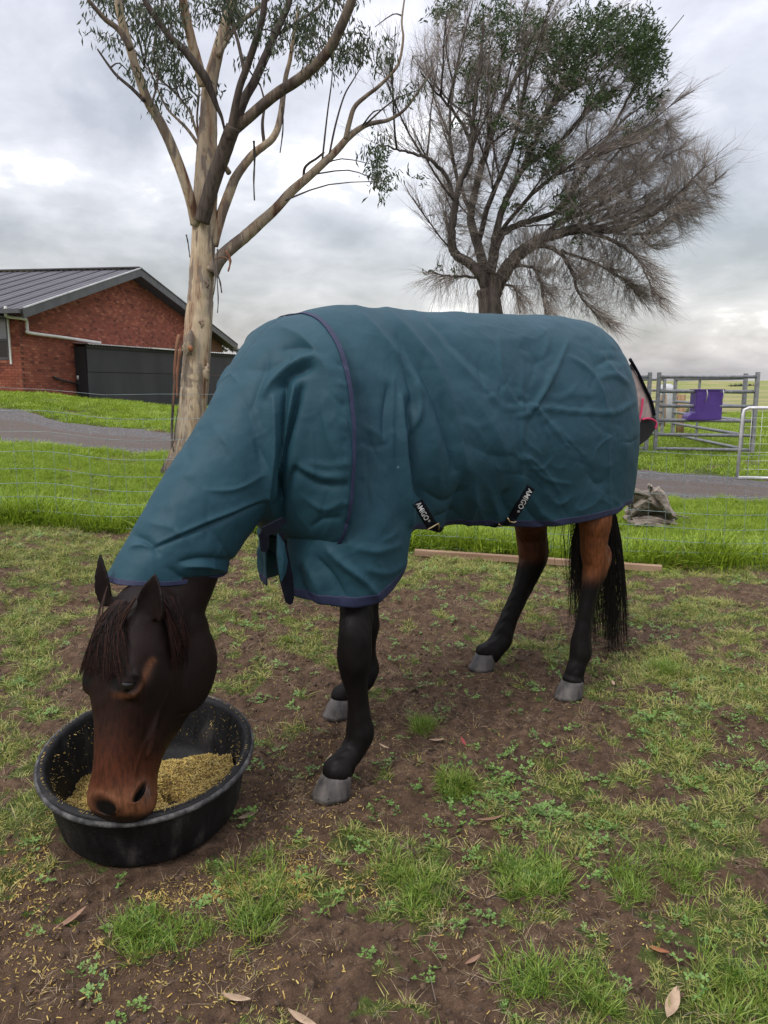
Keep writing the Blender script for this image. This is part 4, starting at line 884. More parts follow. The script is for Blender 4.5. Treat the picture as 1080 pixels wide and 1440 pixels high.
    for li, pts in enumerate(Ls):
        seg = np.linalg.norm(np.diff(pts, axis=0), axis=1).sum(); low = li in (5, 6, 7, 8, 9, 18)
        n2 = int(seg*(7 if not low else 24))
        for _ in range(n2):
            t = r.uniform(.14, 1)**.75; i = int(t*(len(pts)-2)); p = Vector(pts[i]); tan = (Vector(pts[i+1])-p).normalized(); u_ = proj(np.array(p))[0]
            rad = (p-org).normalized(); right = float(smooth(640, 860, u_))
            if u_ > 895 and proj(np.array(p))[1] < 135: continue
            d = (tan*.8+rad*.5+Vector((r.gauss(0, .42), r.gauss(0, .55), r.gauss(0, .36)))+Vector((.55*right, 0, .38-(.85 if low else 0)))).normalized()
            ln2 = r.uniform(.3, .85)*(1.0 if not low else .7); cd_ = r.uniform(.6, 1.25)
            twig(p, d, ln2, .0058, Vector((.55*right-.1, 0, .15-.4*low)), (.085*cd_, .060*cd_, .052*cd_, 1))
    allb = np.concatenate([q[3:] for q in Ls])
    def fill(n, cu, cv, ru, rv, rd, tilt=0.):
        for _ in range(n):
            a = r.uniform(0, 6.283); q = math.sqrt(r.random()); du, dv = math.cos(a)*q*ru, math.sin(a)*q*rv; u = cu+du*math.cos(tilt)-dv*math.sin(tilt); v = cv+du*math.sin(tilt)+dv*math.cos(tilt)
            T = np.array(PY(u, v, dep+r.uniform(-rd, rd)*math.sqrt(max(0, 1-q*q)))); dd = np.linalg.norm(allb-T, axis=1)+np.where(allb[:, 0] > T[0]+.1, .5, 0); bi = Vector(allb[dd.argmin()]); D = Vector(T)-bi; ln = D.length
            if ln < .12 or ln > 2.0: continue
            D.normalize(); c_ = r.uniform(.7, 1.35); twig(bi, (D-Vector((.15, 0, .10))).normalized(), ln*1.05, .0046, Vector((.30, 0, .2)), (.155*c_, .13*c_, .115*c_, 1))
    fill(850, 790, 225, 170, 190, 1.7); fill(800, 900, 270, 120, 85, 1.2, -.35); fill(320, 690, 130, 110, 140, 1.2); fill(380, 800, 385, 120, 55, .9, .3); fill(160, 655, 300, 40, 100, .8)
    Pn, Dn, Ln, Wn, Bn, Cn = [np.array(q, float) for q in (TP, TD, TL, TW, TB_, TC_)]
    V1, F1, C1, E1, _d = grow(Pn, Dn, Ln, Wn, Bn, Cn, 4)
    m3 = 13; idx = np.repeat(np.arange(len(Pn)), m3); t3 = g_.uniform(.12, 1, len(idx))[:, None]; ax = E1-Pn; ax /= np.linalg.norm(ax, axis=1, keepdims=True)
    # the parent's own curve, approximately
    P3 = Pn[idx]*(1-t3)+E1[idx]*t3+(Dn[idx]-ax[idx])*(t3*(1-t3))*Ln[idx][:, None]
    u3, _v = proj(P3); rt = smooth(640, 860, u3)[:, None]; low3 = (Bn[idx][:, 2:3] < 0)*1.
    D3 = ax[idx]+g_.normal(0, .42, (len(idx), 3))+np.concatenate([.28*rt, 0*rt, .12-.3*low3], 1); D3 /= np.linalg.norm(D3, axis=1, keepdims=True)
    B3 = np.concatenate([.35*rt, 0*rt, .28-.7*low3], 1); c3_ = g_.uniform(.65, 1.45, len(idx))[:, None]*np.array([[.27, .235, .205]])
    V2_, F2, C2, _e, _d2 = grow(P3, D3, g_.uniform(.15, .5, len(idx)), np.full(len(idx), .0026), B3, np.concatenate([c3_, np.ones((len(idx), 1))], 1), 2)
    TP, TD, TL, TW, TB_, TC_ = [], [], [], [], [], []
    for _ in range(420):
        b = PY(r.uniform(612, 790), r.uniform(350, 420), dep+r.uniform(-.8, .8)); c_ = r.uniform(.7, 1.3); twig(b, Vector((r.gauss(0, .3), r.gauss(0, .3), -1)).normalized(), r.uniform(.2, .9), .003, Vector((.1, 0, -.2)), (.15*c_, .115*c_, .09*c_, 1), 4)
    V3, F3, C3, _e, _d2 = grow(*[np.array(q, float) for q in (TP, TD, TL, TW, TB_, TC_)], 4)
    VV = np.concatenate([V1, V2_, V3]); FF = np.concatenate([F1, F2+len(V1), F3+len(V1)+len(V2_)]); CC = np.concatenate([C1, C2, C3])
    me = npmesh("twigs", VV, FF, M['twig']); setattr_f(me, 'shade', CC, 'FLOAT_COLOR'); o = bpy.data.objects.new("twigs", me); link(o, e); o['kind'] = 'stuff'
    # leaf tufts that are still green
    blobs2 = [(905, 62, 22, 26, 420), (880, 35, 24, 20, 260), (780, 62, 34, 28, 900), (800, 110, 30, 26, 600), (745, 40, 30, 20, 300), (700, 25, 26, 16, 260), (865, 70, 40, 30, 620), (900, 100, 24, 26, 480), (845, 30, 32, 16, 340), (905, 75, 16, 20, 200), (745, 178, 34, 26, 420), (770, 212, 26, 14, 260), (735, 215, 16, 30, 160), (690, 110, 30, 22, 260), (665, 105, 20, 16, 150), (715, 70, 30, 24, 260), (680, 60, 24, 20, 160), (660, 175, 12, 18, 90), (800, 285, 20, 34, 300), (770, 240, 26, 12, 200), (850, 140, 22, 18, 220), (880, 180, 10, 18, 60), (915, 150, 10, 22, 90), (730, 292, 24, 7, 80), (655, 138, 14, 10, 50), (700, 180, 16, 10, 80), (535, 215, 12, 22, 110), (527, 245, 8, 20, 70), (545, 262, 7, 16, 36), (590, 250, 8, 5, 22), (670, 40, 20, 12, 80), (640, 380, 10, 10, 20), (607, 384, 7, 5, 20), (625, 20, 20, 12, 60), (820, 60, 30, 40, 400), (640, 12, 30, 12, 140), (925, 95, 8, 12, 60)]
    C, Dv = [], []
    for (u, v, su, sv, n) in blobs2:
        for _ in range(max(1, n//6)):
            cc = PY(r.gauss(u, su*.62), r.gauss(v, sv*.62), dep+r.uniform(-1.3, 1.3)); ax = Vector((r.gauss(.35, .5), r.gauss(0, .5), r.gauss(.5 if u > 600 else -.8, .4))).normalized()
            for _k in range(13): C.append(tuple(cc+ax*r.uniform(-.14, .14)+Vector((r.gauss(0, .028), r.gauss(0, .028), r.gauss(0, .028))))); Dv.append(tuple(ax+Vector((r.gauss(0, .5), r.gauss(0, .5), r.gauss(0, .5)))))
    leaves_np(np.array(C), np.array(Dv), .105, .026, 'wattle', "foliage", e)
build_wattle()
# distant trees over the enclosure
def far_tree(u, vb, vt, wpx, dep, label, seed, mat='fartree'):
    r = random.Random(seed); b = PY(u, vb, dep); top = PY(u, vt, dep).z; h = top-b.z; w_ = wpx/1080*dep
    e = empty("far_tree", b, label, "tree", "distant trees beyond the enclosure"); mb = MB(); mb.tube([b-UP*3, b+UP*h*.45, b+UP*h*.8+Vector((.2, 0, 0))], [h*.03, h*.022, .05], 6)
    C, D = [], []
    for k in range(9):
        a = r.uniform(0, 6.28); q = r.uniform(0, .4)*w_; cc = Vector((b.x+math.cos(a)*q, b.y+math.sin(a)*q*.6, b.z+h*r.uniform(.5, .9))); mb.tube([b+UP*h*.35, cc], [h*.015, .04], 4); rr = w_*r.uniform(.13, .24)
        for _ in range(150):
            d = Vector((r.gauss(0, 1), r.gauss(0, 1), r.gauss(0, .6))).normalized()*rr*r.random()**.35; C.append(tuple(cc+d)); D.append((r.gauss(0, 1), r.gauss(0, 1), r.gauss(0, 1)))
    mb.build("trunk", M['bark_dark'], e); leaves_np(np.array(C), np.array(D), w_*.07, w_*.045, mat, "crown", e)
far_tree(351, 500, 484, 22, 110, "tallest rounded distant tree above the enclosure roof, right of the gum trunk", 1)
far_tree(327, 500, 487, 16, 112, "second distant tree to the left of the tallest one above the enclosure roof", 2)
far_tree(313, 500, 487, 15, 114, "distant tree just left of the second one, under the house eave", 3)
far_tree(300, 500, 488, 15, 110, "distant tree showing right beside the gum trunk below the eave", 4)
far_tree(338, 500, 491, 12, 116, "small low distant tree in the gap between the two rounder ones", 5)
# ================================================================ STOCKYARD
def zg(u, v, dep): p = PY(u, v, dep); return Vector((p.x, dep, gz1(p.x, dep)))
def yard_panel(p0, p1, h, label, rails=6, mids=(0.5,), wd=.055, name="yard_panel"):
    p0, p1 = Vector(p0), Vector(p1); e = empty(name, p0, label, "yard panel", "galvanised stockyard panels")
    for p in (p0, p1): mb = MB(); mb.bar(p-UP*.02, p+UP*h, .075, .075, Vector((0, 1, 0))); mb.build("post", M['steel'], e, False)
    for t in mids: p = p0.lerp(p1, t); mb = MB(); mb.bar(p+UP*.1+Vector((0, .05, 0)), p+UP*(h-.06)+Vector((0, .05, 0)), .06, .03, Vector((0, 1, 0))); mb.build("upright", M['steel'], e, False)
    lo, hi = .10, h-.10; zs = [lo+(hi-lo)*k/(rails-1) for k in range(rails)]
    for z in zs: mb = MB(); mb.tube([p0+UP*z, p1+UP*z], [.038, .038], 10); mb.build("rail", M['steel'], e)
    return e
pa = zg(921, 634, 17.4); pb = zg(1057, 640, 17.0)
yard_panel(pa, pb, 1.80, "front steel yard panel with six horizontal rails and the purple feeder hung on it", 6, ())
pl0 = zg(908, 638, 17.4); pleft = pl0+Vector((-2.6, .3, 0)); yard_panel(pleft, pl0, 1.80, "steel yard panel ending right behind the rug's tail flap", 6, (.8,))
pf = zg(945, 615, 22.5); pbb = pb+Vector((-.05, .45, 0)); yard_panel(pf, pbb, 1.78, "steel yard panel slanting away behind the purple feeder", 6, (.03, .42))
yard_panel(pf+Vector((-.2, .3, 0)), pleft+Vector((-.4, 4.5, 0)), 1.78, "farthest steel yard panel, showing between the twin posts and the pale tank", 6, (.5,))
def fence_post(u, vt, vb, dep, w_, label, h=None):
    b = zg(u, vb, dep); t = PY(u, vt, dep); mb = MB(); mb.tube([b-UP*.1, b+UP*.5, Vector((b.x, b.y, t.z))], [w_, w_*.96, w_*.9], 12); mb.build("wooden_post", M['post'], label=label, cat="post", group="round wooden posts in the yard")
fence_post(955.5, 555, 616, 23.5, .12, "round brown timber post standing left of the purple feeder")
fence_post(931, 555, 600, 27.0, .11, "short brown timber post in front of the pale tank")
def build_feeder():
    e = None; dep = 17.05; a = PY(979, 549, dep+.1); b = PY(1014, 591, dep+.1); wd = b.x-a.x; hh = a.z-b.z
    e = empty("purple_feeder", (a.x+wd/2, a.y, b.z), "bright purple plastic feed bin hung by pale straps on the yard rails", "feeder")
    x0, x1, y0, y1, z0, z1 = a.x, b.x, dep-.30, dep-.05, b.z, a.z
    mb = MB(); t = .02
    prof = [(0, 0), (wd, 0), (wd, hh), (wd*.16, hh), (wd*.16, hh*.42), (0, hh*.35)]
    prof = [(x0+p, z0+q) for p, q in [(-.27*wd, 0), (wd*.99, 0), (wd, hh), (0, hh), (0, hh*.27), (-.13*wd, hh*.24), (-.25*wd, hh*.14)]]
    n = len(prof); y0, y1 = dep+.06, dep+.42
    mb.add([(x, y0, z) for x, z in prof]+[(x, y1, z) for x, z in prof], [tuple(range(n)), tuple(range(n, 2*n))[::-1]]+[(i, n+i, n+(i+1) % n, (i+1) % n) for i in range(n)])
    o = mb.build("bin_body", M['purple'], e, False); o.modifiers.new("b", 'BEVEL').width = .015
    mb = MB(); mb.bar((x0-.02, (y0+y1)/2, z1+.012), (x1+.02, (y0+y1)/2, z1+.012), y1-y0+.04, .03); mb.build("rim", M['purple'], e, False)
    for k in (): mb = MB(); mb.bar((x0+wd*k, y0-.008, z0+.1), (x0+wd*k, y0-.008, z1-.02), .03, .012, Vector((0, 1, 0))); mb.build("rib", M['purple'], e, False)
    for k in (.33, .93): mb = MB(); mb.tube([(x0+wd*k, y0-.02, z1-.25), (x0+wd*k, dep-.05, z1-.1), (x0+wd*k, dep-.02, z1-.02), (x0+wd*k+.02, y0, z1+.02)], .010, 6); mb.build("strap", M['cream'], e)
build_feeder()
def build_paletank():
    c = zg(936, 575, 30); mb = MB(); mb.tube([c, c+UP*.05, c+UP*1.35, c+UP*1.42, c+UP*1.55], [.36, .38, .38, .36, .12], 28); t = mb.build("pale_tank", M['tankgrey'], label="pale grey round tank standing behind the yard panels", cat="water tank")
build_paletank()
def build_gate():
    a = G(1036, 677); a.z = gz1(a.x, a.y); dep = a.y; d = Vector((1, -.12, 0)).normalized(); h = 1.12; w_ = 1.9
    e = empty("mesh_gate", a, "light silver tubular gate with wire mesh infill at the right edge by the gravel", "gate")
    b = a+d*w_; r = .10; path = [a+UP*.06, a+UP*(h-r)+d*.02, a+UP*(h-r*.3)+d*(r*.35), a+UP*h+d*r, b+UP*h]
    mb = MB(); mb.tube(path, .024, 10); mb.build("gate_frame", M['silver'], e)
    mb = MB(); mb.tube([a+UP*.06, b+UP*.06], .024, 10); mb.build("bottom_rail", M['silver'], e); mb = MB(); mb.tube([b+UP*.06, b+UP*h], .024, 10); mb.build("end_stile", M['silver'], e)
    for k in range(1, 8): mb = MB(); mb.tube([a+UP*(.06+k*.13), b+UP*(.06+k*.13)], .003, 4); mb.build("mesh_wire", M['silver'], e)
    for k in range(1, 13): mb = MB(); mb.tube([a+d*k*.15+UP*.07, a+d*k*.15+UP*(h-.02)], .003, 4); mb.build("mesh_wire", M['silver'], e)
build_gate()
# paddock fences and dark cattle specks far out
def far_fence():
    e = empty("far_fence", (14, 48, gz1(14, 48)), "thin post and wire fence across the pale field far beyond the stockyard", "fence")
    me = (lambda m: (m.box((0, 0, .55), (.10, .10, 1.1)), m)[1])(MB()).mesh("post", M['post'])
    for k in range(16):
        x = 12+k*2.6; y = 50+k*.8; o = bpy.data.objects.new("post", me); o.location = (x, y, gz1(x, y)); link(o, e)
    for h in (.4, .75, 1.05): mb = MB(); mb.tube([(12+k*2.6, 50+k*.8-.06, gz1(12+k*2.6, 50+k*.8)+h) for k in range(16)], .012, 4, False); mb.build("line_wire", M['steel'], e)
far_fence()
def bush(u, v, wpx, hpx, dep, label, seed):
    r = random.Random(seed); b = zg(u, v, dep); w_ = wpx/1080*dep; h = hpx/1080*dep; C, D = [], []
    for _ in range(700):
        d = Vector((r.gauss(0, .38)*w_, r.gauss(0, .2)*w_, abs(r.gauss(0, .45))*h)); C.append(tuple(b+d)); D.append((r.gauss(0, 1), r.gauss(0, 1), r.gauss(0, 1)))
    e = empty("bush", b, label, "bush"); leaves_np(np.array(C), np.array(D), w_*.10, w_*.06, 'fartree', "foliage", e); mb = MB(); mb.tube([b-UP*.2, b+UP*h*.4], [.06, .03], 5); mb.build("stem", M['bark_dark'], e)
bush(968, 566, 16, 12, 40, "dark bush showing through the rails left of the purple feeder", 3)
bush(1018, 571, 9, 4, 40, "low dark bush just right of the purple feeder", 5)
bush(1046, 547, 22, 3, 240, "low dark scrub line on the far hill at the right", 8)
# ================================================================ STUMP / LOG
def build_log():
    c = G(925, 738); e = empty("dead_stump", c, "weathered grey split tree stump lying behind the wire to the right of the rug", "stump"); dep = c.y
    r = random.Random(2)
    for (px, w0, w1, dd) in (([(884, 728), (902, 718), (925, 722), (946, 735)], 30, 22, .05), ([(888, 712), (905, 702), (925, 712), (950, 738)], 24, 14, -.05), ([(886, 694), (905, 698), (928, 712), (944, 730)], 17, 10, -.08), ([(921, 688), (930, 702), (940, 716), (948, 728)], 15, 12, -.18), ([(914, 684), (918, 696), (928, 708)], 7, 5, -.1), ([(935, 710), (945, 722), (970, 728)], 4, 2, -.1), ([(890, 736), (915, 734), (952, 742)], 16, 8, -.15)):
        for fi in range(5):
            ox, oz = r.gauss(0, w0*.22), r.gauss(0, w0*.20); q0 = [(u+ox*(1-.3*i)+r.gauss(0, 1), v+oz+r.gauss(0, .8)) for i, (u, v) in enumerate(px)]
            if fi == 4: q0 = q0[:max(2, len(q0)-1)]
            b = MB(); N_ = 22; pts = catmull([tuple(PY(u, v, dep+dd+r.uniform(-.12, .1))) for u, v in q0], N_); n = 14; ww = np.linspace(w0, w1, N_)*r.uniform(.25, .5)/2/1080*dep*1.2
            b.tube(pts, list(ww), n); cs = [Vector(p) for p in pts]; gr = [r.uniform(.45, 1.35) for _ in range(n)]; ph = r.uniform(0, 6)
            for i in range(N_):
                for k in range(n): q = i*n+k; v = Vector(b.v[q]); f = gr[int(k+1.5*math.sin(i*.25+ph)) % n]; b.v[q] = tuple(cs[i]+(v-cs[i])*(f+r.gauss(0, .05))*(1 if i < N_-2 else .6))
            b.build("split_limb", M['greywood'], e)
        continue
        b.build("split_limb", M['greywood'], e)
build_log()
# ================================================================ TUB
TUBC = Vector((-.7725, 2.3744, .0466)); TM = Matrix.Rotation(.0291, 3, 'Y') @ Matrix.Rotation(.1572, 3, 'X')
TR, TB, THH, TE = .329, .280, .2254, 1.05
def tw(x, y, z): return TM @ Vector((x, y*TE, z))+TUBC
def build_tub():
    e = empty("feed_tub", tw(0, 0, 0), "large round black rubber feed tub with chaff in it, under the horse's muzzle", "feed tub")
    n = 96; prof = [(0, 0), (TB-.03, 0), (TB-.008, .004), (TB, .015)]
    for k in range(1, 9): t = k/9; prof.append((TB+(TR-.022-TB)*t+.004*math.sin(math.pi*t), .015+(THH-.045)*t))
    prof += [(TR-.020, THH-.030), (TR-.004, THH-.024), (TR+.001, THH-.012), (TR-.003, THH-.002), (TR-.014, THH+.002), (TR-.024, THH-.003), (TR-.028, THH-.014)]
    for k in range(1, 8): t = k/8; prof.append((TR-.030-(TR-.030-TB+.02)*t, THH-.014-(THH-.04)*t))
    prof += [(TB-.035, .016), (0, .012)]
    V = [];
    for (r, z) in prof:
        for k in range(n):
            a = 2*math.pi*k/n; seam = 0
            inside = prof.index((r, z)) > 17
            rr = r+.0035*math.sin(2*a+.7)*(r > .1)+(.0016*math.sin(a*36) if (inside and r > .2) else 0)+(.0018*(math.exp(-((k % 12)-6)**2/.5)) if (not inside and .02 < z < THH-.04) else 0)
            V.append(tuple(tw(rr*math.cos(a), rr*math.sin(a), z+(.003*math.sin(3*a+1) if z > .1 else 0))))
    F_ = [(i*n+k, i*n+(k+1) % n, (i+1)*n+(k+1) % n, (i+1)*n+k) for i in range(len(prof)-1) for k in range(n)]
    mb = MB(); mb.add(V, F_); mb.build("tub_shell", M['rubber'], e)
    mb = MB(); mb.tube([tw(1.006*TR*math.cos(a), 1.006*TR*math.sin(a), THH-.013) for a in np.linspace(0, 2*math.pi, 97)], .0085, 8, False); mb.build("rolled_rim", M['rubber_worn'], e)
    # feed
    m = 90; g = np.linspace(-1, 1, m); X, Y = np.meshgrid(g, g); R0 = TB-.012; rr = np.sqrt(X**2+Y**2); k = np.maximum(1, rr); X2, Y2 = X/k*R0, Y/k*R0
    H_ = .082+.040*np.clip(X2/R0, -1, 1)+.008*np.clip(-Y2/R0, -1, 1)+(fbm(X2*12+3, Y2*12, 3)-.5)*.05+(fbm(X2*60, Y2*60, 2)-.5)*.012
    H_ = H_-.11*np.exp(-(((X2-.085)*.8+(Y2+.03)*.5)/.035)**2-((Y2+.03)*.8-(X2-.085)*.5)**2/.05**2)-.075*smooth(.11, .20, Y2)
    H_ = np.maximum(H_, .008)
    V = [tuple(tw(a, b, c)) for a, b, c in zip(X2.ravel(), Y2.ravel(), H_.ravel())]
    f = empty("chaff_feed", tw(0, 0, .05), "damp yellow green chaff heaped in the black tub", "feed", kind='stuff')
    me = npmesh("chaff_bed", V, gridfaces(m, m), M['feed']); o = bpy.data.objects.new("chaff_bed", me); link(o, f); o['kind'] = 'stuff'
    bv = BVHTree.FromPolygons([Vector(v) for v in V], [tuple(q) for q in gridfaces(m, m)])
    P_, R2, S2 = [], [], []
    for _ in range(12000):
        a = random.uniform(0, 6.283); q = R0*math.sqrt(random.random()); x, y = q*math.cos(a), q*math.sin(a); h = bv.ray_cast(tw(x, y, .3), TM @ Vector((0, 0, -1)))
        if h[0] is None: continue
        lz = (TM.transposed() @ (h[0]-TUBC)).z
        if lz < .03 and random.random() > .12: continue
        P_.append(tuple(h[0]+Vector((0, 0, .002)))); R2.append((random.gauss(0, .5), random.gauss(0, .5), random.uniform(0, 6.28))); s_ = random.uniform(.3, .8); S2.append((s_, s_, s_))
    for _ in range(800):  # flecks on the wall and rim
        a = random.uniform(0, 6.283); 
        if random.random() < .72: t = random.random()**.7; r_ = TB-.02+(TR-.034-TB+.02)*t-.002; z = .03+(THH-.045)*t
        else: r_ = TR-.012; z = THH+.004
        P_.append(tuple(tw(r_*math.cos(a), r_*math.sin(a), z))); R2.append((random.uniform(-1.5, 1.5), random.uniform(-1.5, 1.5), a)); s_ = random.uniform(.2, .55); S2.append((s_, s_, s_))
    o = scatter("loose_chaff", P_, R2, S2, RNG.integers(0, 4, len(P_)), flakes); o.parent = f; o.matrix_parent_inverse = parent_inv(f)
build_tub()
# ================================================================ HORSE
HR = Matrix(((-0.0818, 0.7597, -0.6451), (-0.3411, -0.6296, -0.6981), (-0.9364, 0.163, 0.3106))); HT = Vector((-0.7046, 2.1947, 0.7696)); HS = Vector((.955, 1.10, 1.12))
def _tau(x): return R_(13)*smooth(.26, .52, x)
def hw(x, y, z):
    a = float(_tau(x)); y, z = y*math.cos(a)+z*math.sin(a), z*math.cos(a)-y*math.sin(a); return HR @ Vector((x*HS.x, y*HS.y, z*HS.z))+HT
def hl(V):
    q = (np.asarray(V)-np.array(HT)) @ np.array(HR); q = q/np.array(HS); a = _tau(q[..., 0]); y, z = q[..., 1].copy(), q[..., 2].copy()
    q[..., 1] = y*np.cos(a)-z*np.sin(a); q[..., 2] = z*np.cos(a)+y*np.sin(a); return q
#        x     top    bot    w    zmax(level of widest)  wtop(flatness 0..1)
_ra = R_(11); _HZ = HR.col[2]*math.cos(_ra)+HR.col[1]*math.sin(_ra); _HY = HR.col[1]*math.cos(_ra)-HR.col[2]*math.sin(_ra); HR = Matrix((HR.col[0], _HY, _HZ)).transposed(); HT = HT+Vector((-.014, .0, .0))
HEADP = [(-.075, .035, -.12, .055, -.03), (-.04, .062, -.160, .074, -.03), (.02, .078, -.205, .088, -.02), (.08, .088, -.232, .096, -.01), (.14, .096, -.252, .101, .008), (.19, .099, -.266, .104, .022), (.23, .095, -.268, .101, .020),
         (.28, .086, -.254, .090, .005), (.33, .078, -.230, .079, -.012), (.38, .072, -.202, .071, -.020), (.43, .067, -.176, .067, -.026), (.48, .062, -.156, .069, -.030), (.52, .058, -.146, .078, -.030), (.555, .050, -.140, .086, -.034), (.585, .034, -.130, .084, -.038), (.61, .012, -.110, .068, -.042), (.626, -.014, -.084, .046, -.046)]
def build_horse():
    mb = MB(); n = 28
    # torso
    rings = []; st = [(1.37, 1.20, .10, .06), (1.39, 1.18, .22, .13), (1.44, 1.18, .33, .19), (1.48, 1.20, .40, .255), (1.7, 1.22, .39, .265), (1.95, 1.26, .34, .23), (2.3, 1.28, .32, .22), (2.5, 1.27, .33, .26), (2.7, 1.28, .34, .27), (2.92, 1.32, .30, .24), (3.03, 1.32, .22, .17), (3.08, 1.32, .12, .10)]
    for s_, zc, h, w_ in catmull(st, 40):
        rings.append([W3(s_, 2.34-w_*math.copysign(abs(math.sin(a))**.9, math.sin(a)), zc+h*math.cos(a)) for a in np.linspace(0, 2*math.pi, n, endpoint=False)])
    mb.rings(rings)
    # neck: from chest to poll, path points with half depth and half width
    poll = hw(.01, 0, -.05); base = W3(1.42, 2.34, 1.30); thr = hw(.03, 0, -.07)
    path = [(P(440, 600, 2.34), .30, .17), (P(395, 610, 2.34), .25, .15), (P(352, 640, 2.33), .165, .12), (P(322, 690, 2.31), .13, .10), (P(294, 742, 2.29), .116, .086), (P(266, 786, 2.26), .118, .080), (hw(.0, 0, -.082), .130, .080), (hw(.06, 0, -.08), .13, .08)]
    arr = catmull([tuple(p)+(a, b) for p, a, b in path], 30); rings = []
    for i, q in enumerate(arr):
        c = Vector(q[:3]); t = (Vector(arr[min(i+1, 29)][:3])-Vector(arr[max(i-1, 0)][:3])).normalized(); lat = (Lt-t*Lt.dot(t)).normalized(); up = lat.cross(t)
        rings.append([c+up*(q[3]*math.cos(a))+lat*(q[4]*math.sin(a)) for a in np.linspace(0, 2*math.pi, n, endpoint=False)])
    mb.rings(rings)
    # head
    rings = []; N_ = 40
    for x, zt, zb, w_, zm in catmull(HEADP, 70):
        r_ = []
        for a in np.linspace(0, 2*math.pi, N_, endpoint=False):
            cs, sn = math.cos(a), math.sin(a)
            ey = .86 if cs > 0 else (1.0+.25*(x > .1 and x < .35))
            y = w_*math.copysign(abs(sn)**ey, sn); z = zm+(zt-zm)*abs(cs)**.92 if cs > 0 else zm-(zm-zb)*abs(cs)**(.80)
            if cs < 0: y *= 1-.38*abs(cs)**1.5*smooth(.05, .2, x)      # narrower towards the jaws
            r_.append(hw(x, y, z))
        rings.append(r_)
    mb.rings(rings)
    def ball(c, r, ax=None, k=14):
        M3 = ax or Matrix.Identity(3); rings = []
        for i in range(1, k):
            f = math.pi*i/k; rings.append([c+M3 @ Vector((r[0]*math.cos(f), r[1]*math.sin(f)*math.cos(a), r[2]*math.sin(f)*math.sin(a))) for a in np.linspace(0, 2*math.pi, 18, endpoint=False)])
        mb.rings(rings)
    for sgn in (1, -1):
        ball(hw(.165, sgn*.060, -.145), (.140, .042, .118), HR); ball(hw(.08, sgn*.05, -.12), (.12, .04, .11), HR)           # cheek
        ball(hw(.215, sgn*.084, .066), (.046, .020 if sgn > 0 else .008, .024), HR)            # brow over the eye
        ball(hw(.20, sgn*.066, .070), (.06, .028, .02), HR)
        ball(hw(.31, sgn*.070, -.030), (.12, .020, .015), HR)             # facial crest
        ball(hw(.552, sgn*.060, -.018), (.050, .028, .040), HR)            # nostril wing
    ball(hw(.592, 0, -.050), (.036, .056, .044), HR); ball(hw(.575, 0, -.118), (.040, .040, .026), HR)
    # ears
    def ear(sgn, base, tip, wid, open_):
        base, tip, open_ = Vector(base), Vector(tip), Vector(open_); ax = (tip-base); ln = ax.length; ax.normalize(); o = (open_-ax*open_.dot(ax)).normalized(); sd = ax.cross(o); rg = []
        for i in range(22):
            t = i/21; w_ = wid*(math.sin(math.pi*min(1, .16+t*.84)**.85)**.75)*(1-.0*t); w_ = max(w_, .003); cup = 1.25*(1-t*.35); c = base+ax*ln*t+o*(.010*math.sin(t*3.1)); outer, inner = [], []
            for k in range(11):
                a = -cup-.25+2*(cup+.25)*k/10; rr = w_*.62; q = c-o*(math.cos(a)*rr*.9)+sd*(math.sin(a)*rr*1.15)+o*rr*.35; outer.append(q); inner.append(q+o*(math.cos(a)*.0115)-sd*(math.sin(a)*.0075))
            rg.append(outer+inner[::-1])
        mb.rings(rg)
    eb = hw(.03, .088, .040); ear(1, eb, Vector(P(219, 804, eb.dot(Lt)-.01)), .074, Vector((-.45, -.9, .1)))
    eb2 = hw(.0, -.078, .045); ear(-1, eb2, Vector(P(141, 774, eb2.dot(Lt)+.02)), .043, Vector((-.2, -.7, .2)))
    # legs
    def limb(spec, seg=20, foot=None):
        pts_ = [tuple(P(u, v, l))+(hwp, rt) for (u, v, hwp, l, rt) in spec]
        if foot is not None:
            g_, sc = FEETP[foot], (1, .95, .95, .95)[foot]; tp = Vector((g_.x, g_.y, gz1(g_.x, g_.y)))+UP*.088*sc+S*.026; pq = Vector(pts_[-1][:3])
            for c_, a1 in ((tp.lerp(pq, .45), .046*sc), (tp, .0545*sc), (tp-UP*.018-S*.006, .052*sc)): pts_.append(tuple(c_)+(a1*1080/(c_-CAMV).dot(Vector((0, cp, -sp))), .97))
        arr = catmull(pts_, len(pts_)*4); rings = []
        for i, q in enumerate(arr):
            c = Vector(q[:3]); t = (Vector(arr[min(i+1, len(arr)-1)][:3])-Vector(arr[max(i-1, 0)][:3])).normalized(); X = t.cross(Lt).normalized(); Y = X.cross(t).normalized()
            dep = (c-CAMV).dot(Vector((0, cp, -sp))); a_ = q[3]/1080*dep; b_ = a_*q[4]
            rings.append([c+X*(a_*math.cos(a))+Y*(b_*math.sin(a)) for a in np.linspace(0, 2*math.pi, seg, endpoint=False)])
        mb.rings(rings)
    l = 2.10
    limb([(500, 690, 50, 2.28, .7), (501, 770, 34, 2.24, .8), (502, 826, 25, 2.18, .85), (501, 860, 25, 2.13, .85), (500, 892, 24.5, l, .85), (499, 918, 25, l, .9), (499, 934, 23, l, .95), (499, 950, 19, l, .9), (502, 970, 16.5, l, .8), (504, 992, 15.8, l, .8), (506, 1012, 17.5, l, .85), (507, 1028, 19.5, l, .9), (503, 1043, 17.5, l, .95), (496, 1056, 17, l, 1.0)], foot=0)
    l = 2.56
    limb([(520, 740, 34, 2.45, .8), (518, 800, 24, l, .8), (515, 850, 18, l, .85), (514, 880, 19.5, l, .9), (515, 905, 15, l, .85), (518, 925, 13, l, .85), (519, 942, 15, l, .9), (514, 954, 14.5, l, .95), (503, 966, 13.5, l, 1.)], foot=1)
    l = 2.13
